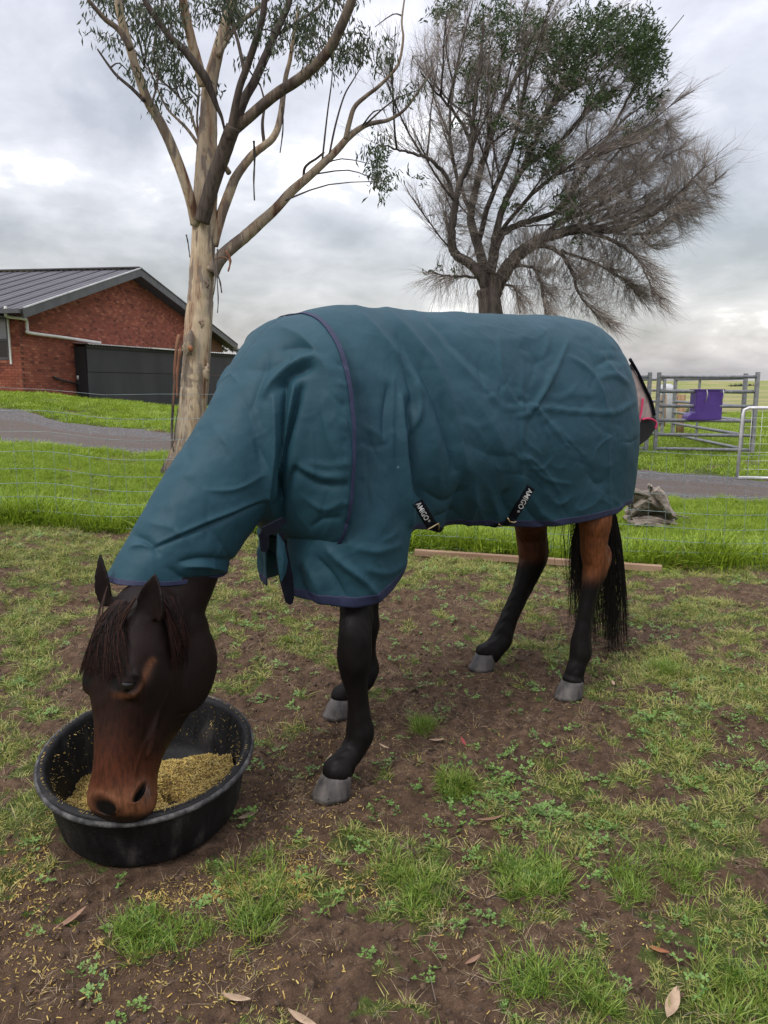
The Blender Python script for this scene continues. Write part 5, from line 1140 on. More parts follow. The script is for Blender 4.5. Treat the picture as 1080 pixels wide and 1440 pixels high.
    limb([(830, 640, 50, 2.28, .7), (834, 700, 36, 2.18, .75), (837, 730, 26, l, .8), (836, 752, 22.5, l, .8), (835, 772, 20, l, .8), (838, 790, 20, l, .75), (836, 806, 19, l, .75), (831, 822, 16, l, .8), (827, 842, 13.2, l, .8), (823, 865, 12.2, l, .8), (819, 888, 12.5, l, .85), (817, 905, 14.2, l, .9), (816, 919, 15.2, l, .95), (813, 931, 13.5, l, .95), (809, 942, 13, l, 1.)], foot=2)
    mb_h = P(857, 784, 2.13)
    limb([(846, 762, 5, 2.13, .8), (852, 776, 7.5, 2.13, .9), (850, 792, 8.5, 2.13, .9), (841, 812, 8, 2.13, .9)])
    l = 2.60
    limb([(752, 650, 44, 2.45, .7), (748, 705, 31, 2.5, .75), (747, 745, 24, l, .8), (749, 768, 22.5, l, .8), (750, 785, 22.5, l, .8), (744, 802, 19.5, l, .75), (737, 820, 16, l, .75), (728, 842, 14.5, l, .75), (718, 864, 13.8, l, .8), (710, 885, 14.5, l, .85), (705, 900, 16.5, l, .9), (697, 910, 15.5, l, .9), (691, 919, 14.0, l, .95)], foot=3)
    me0 = mb.mesh("tmp", None, False); tmp = bpy.data.objects.new("tmp", me0); scn.collection.objects.link(tmp)
    rm = tmp.modifiers.new("r", 'REMESH'); rm.mode = 'VOXEL'; rm.voxel_size = .0052; sm = tmp.modifiers.new("s", 'SMOOTH'); sm.factor = .5; sm.iterations = 13
    dg = bpy.context.evaluated_depsgraph_get(); me = bpy.data.meshes.new_from_object(tmp.evaluated_get(dg)); bpy.data.objects.remove(tmp); me.name = "body"
    nv = len(me.vertices); V = np.empty(nv*3, np.float32); me.vertices.foreach_get('co', V); V = V.reshape(-1, 3).astype(float)
    Nn = np.empty(nv*3, np.float32); me.vertices.foreach_get('normal', Nn); Nn = Nn.reshape(-1, 3)
    h = hl(V); hx, hy, hz = h.T; ishead = (hx > -.12) & (hx < .75) & (np.abs(hy) < .2) & (np.abs(hz) < .32)
    bv0 = BVHTree.FromPolygons([Vector(v) for v in V], [tuple(p.vertices) for p in me.polygons])
    def atpx(u, v):
        h_ = bv0.ray_cast(CAMV, ray(u, v).normalized()); return hl(np.array(h_[0])) if h_[0] is not None else None
    nosN, nosF, eyeN = atpx(197, 1113), atpx(144, 1131), atpx(187, 963); pass
    streak = [q for q in (atpx(u, v) for u, v in ((181, 979), (187, 978), (194, 973), (203, 957), (213, 935), (217, 927))) if q is not None]
    disp = np.zeros((nv, 3)); Hx, Hy, Hz = [np.array(HR.col[i]) for i in range(3)]
    dk = np.zeros(nv)
    for sgn in (1, -1):
        # nostril: comma-shaped hollow on the front-side of the muzzle
        cx, cy, cz = nosN if sgn > 0 else nosF; ax, ay, az = hx-cx, hy-cy, hz-cz
        if sgn > 0: e1, e2, e3 = (ax*.80+az*.60)/.026, (az*.80-ax*.60)/.0095, ay/.030
        else: e1, e2, e3 = ax/.025, az/.022, ay/.030
        g = np.exp(-(e1**2+e2**2+e3**2)**1.7)*ishead; disp -= (g*.040)[:, None]*(Hy*sgn*.45+Hz*.45-Hx*.55)[None]; dk = np.maximum(dk, g)
        rim = np.exp(-((np.sqrt(e1**2+e2**2+e3**2)-1.25)/.3)**2)*ishead; disp += (rim*.0045)[:, None]*Nn
        # eye socket and lids
        ex, ez = (hx-eyeN[0], hz-eyeN[2]) if sgn > 0 else (hx-.235, hz-.030); d = np.sqrt((ex/.022)**2+(ez/.020)**2); on = (np.sign(hy) == sgn)*ishead*1.
        disp -= (np.exp(-d**2*.9)*.012*on)[:, None]*Hy*sgn
        lid = np.exp(-((d-1.35)/.3)**2)*on; disp += (lid*.004)[:, None]*Hy*sgn
        # hollow above the eye, groove below the facial crest, dip along the side of the nose
        disp -= (np.exp(-((hx-.165)/.035)**2-((hz-.045)/.018)**2)*.009*on)[:, None]*Hy*sgn
        disp -= (np.exp(-((hx-.40)/.09)**2-((hz+.005)/.02)**2)*.006*on)[:, None]*Hy*sgn
        disp -= (np.exp(-((hx-.33)/.05)**2-((hz+.045)/.02)**2)*.006*on)[:, None]*Hy*sgn
        disp += (np.exp(-((hx-.36-.3*(hz+.02))/.10)**2-((hz+.022-.25*(hx-.33))/.006)**2)*.0055*on)[:, None]*Hy*sgn  # vein
        disp -= (np.exp(-((hx-.585)/.03)**2-((hz+.063)/.006)**2)*.006*on)[:, None]*Hy*sgn   # mouth line
    s_, l_, z_ = V @ np.array(S), V @ np.array(Lt), V[:, 2]
    body_low = ~ishead & (z_ < .85) & (s_ > 1.1)
    disp += (Nn*((fbm(s_*14+l_*9, z_*8, 3)-.5)*.009+(np.abs(fbm(s_*30+l_*34, z_*5, 2)-.5))*.014)[:, None])*body_low[:, None]
    disp += Nn*((fbm(hx*16+hy*11, hz*16+3, 3)-.5)*.004*ishead)[:, None]
    V2 = (V+disp).astype(np.float32); me.vertices.foreach_set('co', V2.ravel())
    # coat colours: near-black bay, tan muzzle, brown thighs
    def c3(a): return np.array(a, float)
    dark = c3((.0085, .0052, .0045)); bay = c3((.115, .032, .012)); tan = c3((.18, .074, .036)); blk = c3((.0045, .004, .004)); mid = c3((.014, .0065, .005))
    def lerp(A, B, t): return A*(1-t[:, None])+B*t[:, None]
    nse = fbm(V[:, 0]*9+3, V[:, 2]*9+V[:, 1]*5, 4)
    C = np.tile(mid, (nv, 1)); C = lerp(C, np.tile(dark, (nv, 1)), np.clip(nse*1.6-.35, 0, 1)*.8)
    hd = np.where(ishead, 1., 0.)
    mz = smooth(.30, .54, hx+.12*(nse-.5)+.30*(hz+.02))*hd; C = lerp(C, np.tile(bay*.72, (nv, 1)), mz*.9)
    tn = smooth(.49, .57, hx+.08*(nse-.5))*hd*(1-.35*smooth(.0, -.08, hz)); C = lerp(C, np.tile(tan, (nv, 1)), tn*.9)
    C = lerp(C, np.tile(bay, (nv, 1)), np.exp(-((hx-.30)/.13)**2-((hz-.06)/.03)**2)*hd*.08)
    pe = np.array([(q[0], q[2]) for q in streak]); dm = np.min([np.hypot(hx-(pe[k]*(1-q)+pe[k+1]*q)[0], hz-(pe[k]*(1-q)+pe[k+1]*q)[1]) for k in range(len(pe)-1) for q in (0, .25, .5, .75)], 0); near_eye = np.exp(-(dm/.0095)**2)*hd*smooth(.02, .05, hy); C = lerp(C, np.tile(c3((.20, .075, .028)), (nv, 1)), np.clip(near_eye*1.1, 0, 1)*.42)
    ed = np.exp(-(((hx-eyeN[0]+.004)/.030)**2+((hz-eyeN[2])/.022)**2)**1.5)*hd*(np.abs(hy) > .04); C = lerp(C, np.tile(blk, (nv, 1)), np.clip(ed, 0, 1))
    lips = smooth(.578, .604, hx-.25*np.maximum(0, -hz-.03)*0)*hd*.9+np.clip(dk*2.2, 0, 1); C = lerp(C, np.tile(blk, (nv, 1)), np.clip(lips, 0, 1))
    chin = smooth(-.085, -.125, hz)*smooth(.46, .54, hx)*hd; C = lerp(C, np.tile(c3((.02, .014, .012)), (nv, 1)), chin*.8)
    gry = np.zeros(nv)
    for sgn in (1,): gry += np.exp(-((hx-nosN[0]-.006)/.022)**2-((hz-nosN[2]+.024)/.012)**2)*hd*(hy > .02)
    C = lerp(C, np.tile(c3((.10, .085, .08)), (nv, 1)), np.clip(gry, 0, 1)*.6)
    earm = smooth(.03, -.03, hx)*smooth(.03, .06, hz)*(hx > -.35)*(np.abs(hy) < .2)*(np.abs(hz) < .3); C = lerp(C, np.tile(c3((.008, .005, .0045)), (nv, 1)), earm*.85)
    # legs
    lg = (~ishead) & (s_ > 1.15) & (z_ < 1.0)
    leg = smooth(.90, .60, z_+.0)*lg; C = lerp(C, np.tile(blk, (nv, 1)), leg*.9)
    hind = lg & (s_ > 2.2); br = smooth(.50, .60, z_+.05*(nse-.5)*2)*hind; C = lerp(C, np.tile(c3((.155, .052, .018)), (nv, 1)), br*.95)
    inner = smooth(2.42, 2.56, l_)*hind; C = lerp(C, np.tile(c3((.035, .014, .008)), (nv, 1)), inner*.6*br)
    fr = lg & (s_ < 2.2); br = smooth(.66, .78, z_)*fr; C = lerp(C, np.tile(c3((.050, .021, .012)), (nv, 1)), br*.7)
    wnd = np.exp(-((V-np.array(P(856, 788, 2.10)))**2).sum(1)/.012**2); C = lerp(C, np.tile(c3((.3, .25, .22)), (nv, 1)), wnd)
    setattr_f(me, 'coat', np.concatenate([C, np.ones((nv, 1))], 1), 'FLOAT_COLOR')
    me.materials.clear(); me.materials.append(M['coat']); me.polygons.foreach_set('use_smooth', [True]*len(me.polygons)); me.update()
    root = empty("horse", W3(2.2, 2.34, 0), "dark bay horse in a teal rug, head down eating from the black tub", "horse")
    o = bpy.data.objects.new("body", me); link(o, root)
    # eyes
    for sgn in (1, -1):
        c = hw(eyeN[0], eyeN[1]-.0175, eyeN[2]) if sgn > 0 else hw(.235, -.078, .030)
        def cap(f0, f1, r_, k=10): return [[c+HR @ Vector((r_*math.cos(f), r_*math.sin(f)*math.cos(a)*.95, r_*math.sin(f)*math.sin(a)*1.05)) for a in np.linspace(0, 2*math.pi, 22, endpoint=False)] for f in np.linspace(f0, f1, k)]
        q = MB(); q.rings(cap(.05, math.pi-.05, .0185, 14)); ey = q.build("eye", M['eye'], root)
        q = MB(); q.rings(cap(math.pi*.57, math.pi-.05, .0212)); q.build("upper_eyelid", M['lid'], ey)
        q = MB(); q.rings(cap(.05, math.pi*.20, .0208)); q.build("lower_eyelid", M['lid'], ey)
    # hooves
    heads = [(FEETP[0], 2.10, (481, 1100), 1.0), (FEETP[1], 2.56, (484, 987), .95), (FEETP[2], 2.13, (803, 964), .95), (FEETP[3], 2.60, (682, 938), .95)]
    for (g_, l, cr, sc) in heads:
        fw = -S; q = MB(); rings = []; gx = Vector((g_.x, g_.y, gz1(g_.x, g_.y)+.002)); top = gx+UP*.080*sc+S*.026
        for t in np.linspace(0, 1, 7):
            cc = gx.lerp(top, t); ln = (.081-.024*t**.8+.003*math.sin(t*3.1))*sc; wd = (.069-.015*t)*sc; r_ = []
            for a in np.linspace(0, 2*math.pi, 26, endpoint=False):
                x = math.cos(a); y = math.sin(a); x = x if x > 0 else x*.78
                p = cc+fw*(x*ln)+Lt*(y*wd*(1 if x > -.3 else .9)); p.z += (-.016*max(0, -x)*t)+(.002*math.sin(t*14)); r_.append(p)
            rings.append(r_)
        q.rings(rings); ho = q.build("hoof", M['hoof'], root)
    # hair
    def hair(name, strands, w0, cols, parent):
        V, F_, C_ = [], [], []; nv = 0
        for pts in strands:
            pts = catmull([tuple(p) for p in pts], 9); k = len(pts); c = cols[random.randrange(len(cols))]; f = random.uniform(.7, 1.3); c = (c[0]*f, c[1]*f, c[2]*f, 1)
            for i in range(k):
                t = Vector(pts[min(i+1, k-1)])-Vector(pts[max(i-1, 0)]); p = Vector(pts[i]); x = t.cross(p-CAMV+Vector((random.gauss(0, .3), 0, 0))).normalized(); w_ = w0*(1-.75*(i/(k-1))**1.5); nn = t.cross(x).normalized()
                V += [tuple(p-x*w_), tuple(p+x*w_), tuple(p+nn*w_*.9)]; C_ += [c]*3
            for i in range(k-1):
                for j in range(3): F_.append((nv+i*3+j, nv+i*3+(j+1) % 3, nv+i*3+3+(j+1) % 3, nv+i*3+3+j))
            nv += 3*k
        me = npmesh(name, V, F_, M['hair']); setattr_f(me, 'shade', C_, 'FLOAT_COLOR'); o = bpy.data.objects.new(name, me); link(o, parent); return o
    g = random.gauss; bvh = BVHTree.FromPolygons([Vector(v) for v in V2], [tuple(p.vertices) for p in me.polygons])
    def off(x, y, z, o_=.006):
        p = hw(x, y, z); loc, nn, i, d = bvh.find_nearest(p); return loc+nn*o_ if loc else p
    Hz_ = HR.col[2]; Hy_ = HR.col[1]; strands = []
    def lock(n, y0m, y0s, y1m, y1s, xa, xb, lift, out):
        for _k in range(n//6):
            cy0, cy1, cx1 = g(y0m, y0s), g(y1m, y1s), random.uniform(xa, xb)
            for _ in range(6):
                x0 = random.uniform(-.045, .035); y0 = max(-.04, min(.04, cy0+g(0, .005))); y1 = cy1+g(0, .005); x1 = cx1+g(0, .012); R1 = off(x0, y0, .12, .006); E1 = off(x1, y1, .12, .006+abs(g(0, .004)))
                m = off((x0+x1)*.45, y0*.4+y1*.6, .12, .006)+Hz_*(lift+abs(g(0, .005))); strands.append([R1, R1.lerp(m, .5)+Hz_*.006, m, m.lerp(E1, .55)+Hz_*.004, E1])
    lock(660, -.012, .020, -.062, .026, .10, .215, .012, 0); lock(260, .004, .014, .034, .014, .12, .235, .012, 0); lock(300, -.004, .016, -.012, .026, .10, .21, .012, 0)
    lock(540, .018, .016, .060, .018, .08, .20, .010, 0)
    hair("forelock", strands, .0009, [(.008, .006, .006), (.012, .008, .007), (.020, .011, .009), (.050, .022, .015)], root)
    strands = []
    for _k in range(60):
        xr = random.uniform(-.07, .01); zr = random.uniform(-.05, .03); xe = random.uniform(.09, .17); ze = random.uniform(-.095, -.035)
        for _ in range(6):
            R1 = off(xr+g(0, .004), .10, zr+g(0, .004), .008); E1 = off(xe+g(0, .01), .12, ze+g(0, .005), .006); m = R1.lerp(E1, .5)+Hy_*.014; strands.append([R1, R1.lerp(m, .5)+Hy_*.006, m, m.lerp(E1, .5)+Hy_*.004, E1])
    hair("mane", strands, .0009, [(.008, .005, .005), (.014, .008, .007), (.045, .018, .013)], root)
    strands = []
    for _ in range(640):
        t = random.random(); side = 0 if random.random() < .27 else 1
        u2 = g(812, 4.5) if side == 0 else (850+min(1, abs(g(0, .55)))*24); l = 2.36+g(0, .03); endv = random.uniform(815, 885) if side == 0 else random.uniform(850, 935); u3 = (u2-3+g(0, 3)) if side == 0 else (850+(u2-850)*1.15+g(0, 4)+(endv-850)*.06)
        strands.append([P(843+g(0, 7), 640, l), P((843+u2)/2, 700, l), P(u2, 760, l+g(0, .01)), P(u3*.6+u2*.4, 760+(endv-760)*.6, l), P(u3, endv, l+g(0, .02))])
    for _ in range(420):
        l = 2.34+g(0, .03); u2 = 832+g(0, 13); endv = random.uniform(840, 915); strands.append([P(843+g(0, 6), 640, l), P(u2, 720, l), P(u2+g(0, 4), 790, l+.02), P(u2+6+g(0, 8), endv, l+.03)])
    hair("tail", strands, .0013, [(.007, .006, .006), (.011, .009, .008), (.018, .013, .011)], root)
    strands = []
    for _ in range(60):
        a = off(.605+g(0, .01), g(0, .035), -.085, .001); strands.append([a, a+Vector((g(0, .008), g(0, .008), -.014)), a+Vector((g(0, .014), g(0, .014), -.026))])
    hair("whiskers", strands, .0004, [(.02, .015, .012)], root)
    return root
t = NT('dark_coat'); M['coat_dark'] = t.fin((.008, .006, .0055), .5, spec=.4)
t = NT('lid_skin'); M['lid'] = t.fin((.010, .0065, .0055), .85, spec=.08)
horse = build_horse()
# ================================================================ RUG
WAMP = 2.1
WR = []   # wrinkles: polyline, half width px, amplitude mm
def wr(pts, w_, a): WR.append((np.array(pts, float), w_, a))
# neck cover
wr([(439, 500), (412, 512), (388, 533), (372, 552)], 8, 14); wr([(436, 516), (412, 526), (394, 544)], 7, -12); wr([(402, 540), (399, 612), (394, 660), (396, 707)], 6, -20); wr([(413, 545), (405, 590), (397, 644), (388, 700)], 6, 14)
wr([(424, 545), (412, 590), (404, 628), (396, 690), (395, 735)], 6, -20); wr([(385, 560), (386, 624), (381, 670), (374, 705)], 8, 11); wr([(417, 656), (408, 680), (400, 700)], 8, -10); wr([(417, 654), (450, 668), (480, 672)], 7, 6)
wr([(417, 662), (448, 680), (486, 684)], 6, -5); wr([(436, 650), (462, 655), (488, 652)], 4, 4); wr([(400, 462), (430, 478), (462, 520)], 12, 6); wr([(395, 490), (425, 488), (455, 498)], 8, -6); wr([(452, 560), (458, 600), (470, 640)], 12, 4)
wr([(216, 770), (262, 752), (320, 728), (372, 706)], 3.5, -6); wr([(222, 764), (270, 743), (330, 718), (375, 698)], 5, 4); wr([(261, 797), (290, 796), (320, 803)], 6, 7); wr([(255, 790), (285, 785), (330, 790)], 6, -6); wr([(188, 752), (205, 760), (222, 778)], 6, -6); wr([(184, 768), (202, 766), (216, 772)], 4, 5)
wr([(300, 600), (330, 640), (350, 690)], 16, 5); wr([(340, 560), (360, 610), (368, 660)], 14, -6); wr([(376, 500), (366, 540), (352, 575)], 9, -6); wr([(290, 690), (330, 688), (372, 668)], 4, 3); wr([(240, 800), (262, 815), (300, 812)], 8, -5); wr([(428, 700), (455, 716), (480, 706)], 6, 4); wr([(440, 740), (455, 730), (478, 728)], 5, -4)
wr([(206, 735), (240, 742), (262, 760)], 10, 4); wr([(352, 520), (382, 516), (410, 500)], 10, -5)
for k in range(9): wr([(474+k*1.6, 510+k*28), (488, 514+k*28)], 4, 3.5 if k % 2 else -3)
# body
wr([(500, 436), (540, 480), (575, 525), (600, 560)], 8, 7); wr([(545, 440), (585, 480), (618, 530), (640, 600), (655, 660)], 9, 9); wr([(560, 475), (590, 515), (606, 548), (624, 600), (640, 660)], 8, -9)
wr([(582, 442), (634, 500), (672, 540), (700, 568)], 8, 5); wr([(600, 448), (650, 500), (690, 535)], 7, -4); wr([(562, 560), (563, 600), (566, 650), (572, 700), (576, 735)], 6, 16); wr([(577, 566), (580, 620), (586, 680), (592, 705)], 9, -16)
wr([(545, 545), (540, 580), (538, 620)], 5, -5); wr([(553, 530), (551, 580), (550, 640)], 5, 4); wr([(586, 541), (590, 570), (586, 592), (575, 610)], 6, 8); wr([(560, 505), (574, 535), (584, 575)], 6, -6); wr([(600, 570), (610, 620), (616, 680)], 9, 7); wr([(622, 560), (632, 610), (636, 660)], 8, -7)
wr([(649, 679), (640, 715), (627, 748)], 11, -12); wr([(668, 690), (664, 720), (650, 745)], 9, 8); wr([(597, 690), (625, 705), (655, 690)], 7, -5)
star = (752, 572)
for q, w_, a in (((775, 520), 3.5, 5), ((797, 483), 3.5, 5), ((856, 581), 3.5, 6), ((706, 574), 3.5, 4), ((797, 627), 3, 3.5), ((770, 612), 3, 3), ((736, 560), 3, 5), ((742, 596), 3, -3), ((725, 585), 3, 4), ((820, 640), 3, 2.5)):
    wr([star, ((star[0]+q[0])/2+2, (star[1]+q[1])/2+2), q], w_, a)
wr([(728, 562), (745, 566), (760, 574)], 3, -5); wr([(730, 586), (748, 582), (764, 576)], 3, 4); wr([(800, 502), (818, 513), (834, 527)], 3.5, 5); wr([(834, 527), (846, 552), (853, 579)], 3.5, 4); wr([(838, 515), (858, 506), (872, 512)], 5, -5); wr([(842, 532), (862, 528), (882, 540)], 5, 5); wr([(853, 582), (870, 578), (890, 566)], 4, 4); wr([(846, 498), (860, 520), (876, 538)], 4, 4)
wr([(734, 540), (733, 620), (735, 700)], 2.5, 2.5); wr([(856, 560), (856, 640), (858, 710)], 2.5, 2.5); wr([(700, 470), (703, 520), (712, 560)], 5, 3); wr([(735, 640), (765, 672), (800, 680)], 3.5, 3); wr([(738, 640), (762, 660), (785, 690)], 4, 3); wr([(768, 694), (785, 708), (800, 700)], 6, 5); wr([(826, 664), (838, 680), (850, 678)], 8, -4); wr([(760, 460), (770, 480), (764, 500)], 5, 3)
wr([(715, 690), (708, 702), (713, 720)], 8, -10); wr([(735, 668), (728, 690), (722, 716)], 7, 6); wr([(690, 700), (700, 726), (690, 742)], 7, 6); wr([(748, 700), (762, 722), (790, 738)], 7, 5); wr([(738, 712), (752, 730), (770, 742)], 5, -5)
wr([(462, 772), (480, 790), (510, 815), (530, 838)], 7, 9); wr([(448, 785), (470, 812), (485, 838)], 7, -8); wr([(500, 770), (530, 775), (560, 766)], 7, 5); wr([(515, 800), (545, 806), (570, 790)], 8, 5); wr([(430, 790), (445, 820), (452, 848)], 7, 7); wr([(420, 800), (428, 825), (440, 845)], 5, -6); wr([(508, 620), (525, 628), (545, 624)], 3, -3); wr([(512, 600), (530, 610), (540, 622)], 3, 3)
wr([(520, 560), (516, 640), (520, 720)], 12, -4); wr([(600, 745), (612, 728), (640, 722)], 6, -6); wr([(640, 470), (700, 480), (760, 470)], 14, 3); wr([(480, 470), (500, 500), (510, 540)], 14, 4); wr([(650, 620), (690, 640), (730, 640)], 18, -5); wr([(660, 560), (690, 600), (720, 660)], 16, 5)
rr_ = random.Random(9)
for _ in range(60):
    u, v = rr_.uniform(690, 880), rr_.uniform(470, 720); a = rr_.uniform(0, 3.14); ln = rr_.uniform(8, 34); c_ = rr_.uniform(-.5, .5)
    wr([(u, v), (u+math.cos(a)*ln, v+math.sin(a)*ln), (u+math.cos(a+c_)*ln*2, v+math.sin(a+c_)*ln*2)], rr_.uniform(2.5, 5), rr_.choice([-1, 1])*rr_.uniform(.8, 2.2))
for _ in range(70):
    u, v = rr_.uniform(200, 680), rr_.uniform(470, 780); a = rr_.gauss(1.35, .4); ln = rr_.uniform(8, 34)
    wr([(u, v), (u+math.cos(a)*ln, v+math.sin(a)*ln), (u+math.cos(a)*ln*2, v+math.sin(a+.2)*ln*2)], rr_.uniform(3, 6.5), rr_.choice([-1, 1])*rr_.uniform(.8, 2.4))
def wrinkle(U, Vp):
    out = np.zeros(U.shape)
    for pts, w_, a in WR:
        x0, y0 = pts.min(0)-w_*3; x1, y1 = pts.max(0)+w_*3; m = (U > x0) & (U < x1) & (Vp > y0) & (Vp < y1)
        if not m.any(): continue
        q = catmull(pts, 14) if len(pts) > 2 else pts; u = U[m]; v = Vp[m]; best = np.full(u.shape, 1e9); tt = np.zeros(u.shape); L_ = len(q)-1
        for i in range(L_):
            ax, ay = q[i]; bx, by = q[i+1]; dx, dy = bx-ax, by-ay; dd = dx*dx+dy*dy+1e-9; t = np.clip(((u-ax)*dx+(v-ay)*dy)/dd, 0, 1)
            d = (u-ax-t*dx)**2+(v-ay-t*dy)**2; k = d < best; best[k] = d[k]; tt[k] = (i+t[k])/L_
        taper = np.clip(np.sin(np.pi*np.clip(.12+tt*.76, 0, 1)), 0, 1)**.8
        d = np.sqrt(best)/w_; out[m] += a*WAMP*.001*np.exp(-(d*1.25)**1.25)*taper
    return out
def shell(name, Pts, nearmask, lc, parent, mat='rug', disp=1.0):
    """Pts (n,m,3) grid; displace along outward normal by the wrinkle field read on the near side"""
    n, m, _ = Pts.shape
    s_ = Pts @ np.array(S); l_ = Pts @ np.array(Lt); z_ = Pts[..., 2]; ln = lc-np.abs(l_-lc)
    NP = s_[..., None]*np.array(S)+ln[..., None]*np.array(Lt)+z_[..., None]*np.array(UP); U, Vp = proj(NP)
    cre = 1-np.abs(fbm(s_*7+3+z_*2, z_*6+ln*4, 3)*2-1)*6; D = wrinkle(U, Vp)*disp+(fbm(s_*5+20, z_*5+ln*3, 3)-.5)*.016+(fbm(s_*16, z_*16+ln*9, 3)-.5)*.005+np.maximum(0, cre)**2*.0016*smooth(.35, .6, fbm(s_*3+50, z_*3, 2))
    du = np.gradient(Pts, axis=0); dv = np.gradient(Pts, axis=1); N_ = np.cross(du, dv); N_ /= np.linalg.norm(N_, axis=2, keepdims=True)+1e-9
    c = Pts.reshape(-1, 3).mean(0); sgn = np.sign((N_*(Pts-c)).sum(2).mean()); N_ = N_*sgn
    return Pts+N_*D[..., None], N_
rugroot = empty("horse_rug", W3(2.2, 2.34, 1.7), "dark teal waterproof rug with matching neck cover and navy edging worn by the horse", "horse rug")
def gridobj(name, G3, mat, parent, flip=False, thick=.004, **kw):
    n, m, _ = G3.shape; f = gridfaces(n, m)
    if flip: f = f[:, ::-1]
    me = npmesh(name, G3.reshape(-1, 3), f, M[mat]); o = bpy.data.objects.new(name, me); link(o, parent); props(o, **kw)
    md = o.modifiers.new("thickness", 'SOLIDIFY'); md.thickness = thick; md.offset = -1; return o
LC = 2.34
def build_rug():
    top = [P(u, v, 2.26) for u, v in ((400, 470), (430, 444), (455, 434), (490, 429), (550, 433), (620, 438), (700, 441), (760, 442), (800, 443), (830, 451), (855, 467), (876, 490), (890, 515), (897, 540))]
    T = np.array([(p.dot(S), p.z) for p in top])
    hem = [P(u, v, 2.06) for u, v in ((400, 800), (410, 822), (425, 842), (445, 852), (470, 856), (500, 855), (530, 846), (556, 829), (572, 812), (579, 792), (580, 772), (586, 752), (600, 746), (635, 752), (650, 757), (690, 743), (720, 745), (775, 744), (830, 733), (870, 722), (886, 712))]
    Hh = np.array([(p.dot(S), p.z) for p in hem])
    s0, s1 = 1.345, 3.295; n = 420; q = np.linspace(0, 1, n)
    s_ = s0+(s1-s0)*(q-.055*np.sin(2*np.pi*q)/1.0*1.0)
    zt = np.interp(s_, T[:, 0], T[:, 1]); zh = np.interp(s_, Hh[:, 0], Hh[:, 1])
    zt = np.where(s_ < T[0, 0], T[0, 1]-(T[0, 0]-s_)*1.6, zt)
    ker = np.ones(9)/9; pad = lambda a, k: np.convolve(np.pad(a, k//2, 'edge'), np.ones(k)/k, 'valid')
    zt = pad(pad(zt, 9), 9); zh = pad(zh, 5)
    zt = np.where(s_ > 2.95, zt, zt)
    b = .305*np.clip(1-np.clip((1.60-s_)/.262, 0, 1)**2.4, 0, 1)**.5*np.clip(1-np.clip((s_-2.70)/(s1-2.70+.001), 0, 1)**3.4, 0, 1)**.5
    b = np.maximum(b, .004)+.012*np.exp(-((s_-2.7)/.3)**2)
    m = 150; Pts = np.zeros((n, 2*m-1, 3))
    for i in range(n):
        drop = zt[i]-zh[i]; zs = min(.52, drop*.62); r = []
        for j in range(m):
            t = j/(m-1)                      # 0 hem -> 1 spine
            if t > .5:
                a = (1-t)/.5*math.pi/2; l = b[i]*math.sin(a)**.90; z = zt[i]-zs*(1-math.cos(a)**1.12)
            else:
                k = (.5-t)/.5; z = zt[i]-zs-(drop-zs)*k; l = b[i]*(1-.10*k**1.4*(1-math.exp(-((s_[i]-1.55)/.2)**2)))+.0*k
                belly = math.exp(-((s_[i]-2.15)/.38)**2); l -= belly*.15*k**1.8; fl = math.exp(-((s_[i]-1.55)/.16)**2); l += fl*.045*k*(1-k)*2*min(1, b[i]/.2)
            Pts[i, j] = W3(s_[i], LC-l, z); Pts[i, 2*m-2-j] = W3(s_[i], LC+l, z)
    G3, N_ = shell("rug", Pts, None, LC, rugroot)
    o = gridobj("body_rug", G3, 'rug', rugroot, thick=.004)
    k = 7
    for sl_ in (slice(0, k), slice(2*m-1-k, 2*m-1)): gridobj("hem_binding", (G3+N_*.0028)[:, sl_], 'navy', o, thick=.002)
    verts = [Vector(v) for v in G3.reshape(-1, 3)]; bv = BVHTree.FromPolygons(verts, [tuple(f) for f in gridfaces(*G3.shape[:2])])
    return o, bv, G3
body_rug, RB, RG3 = build_rug()
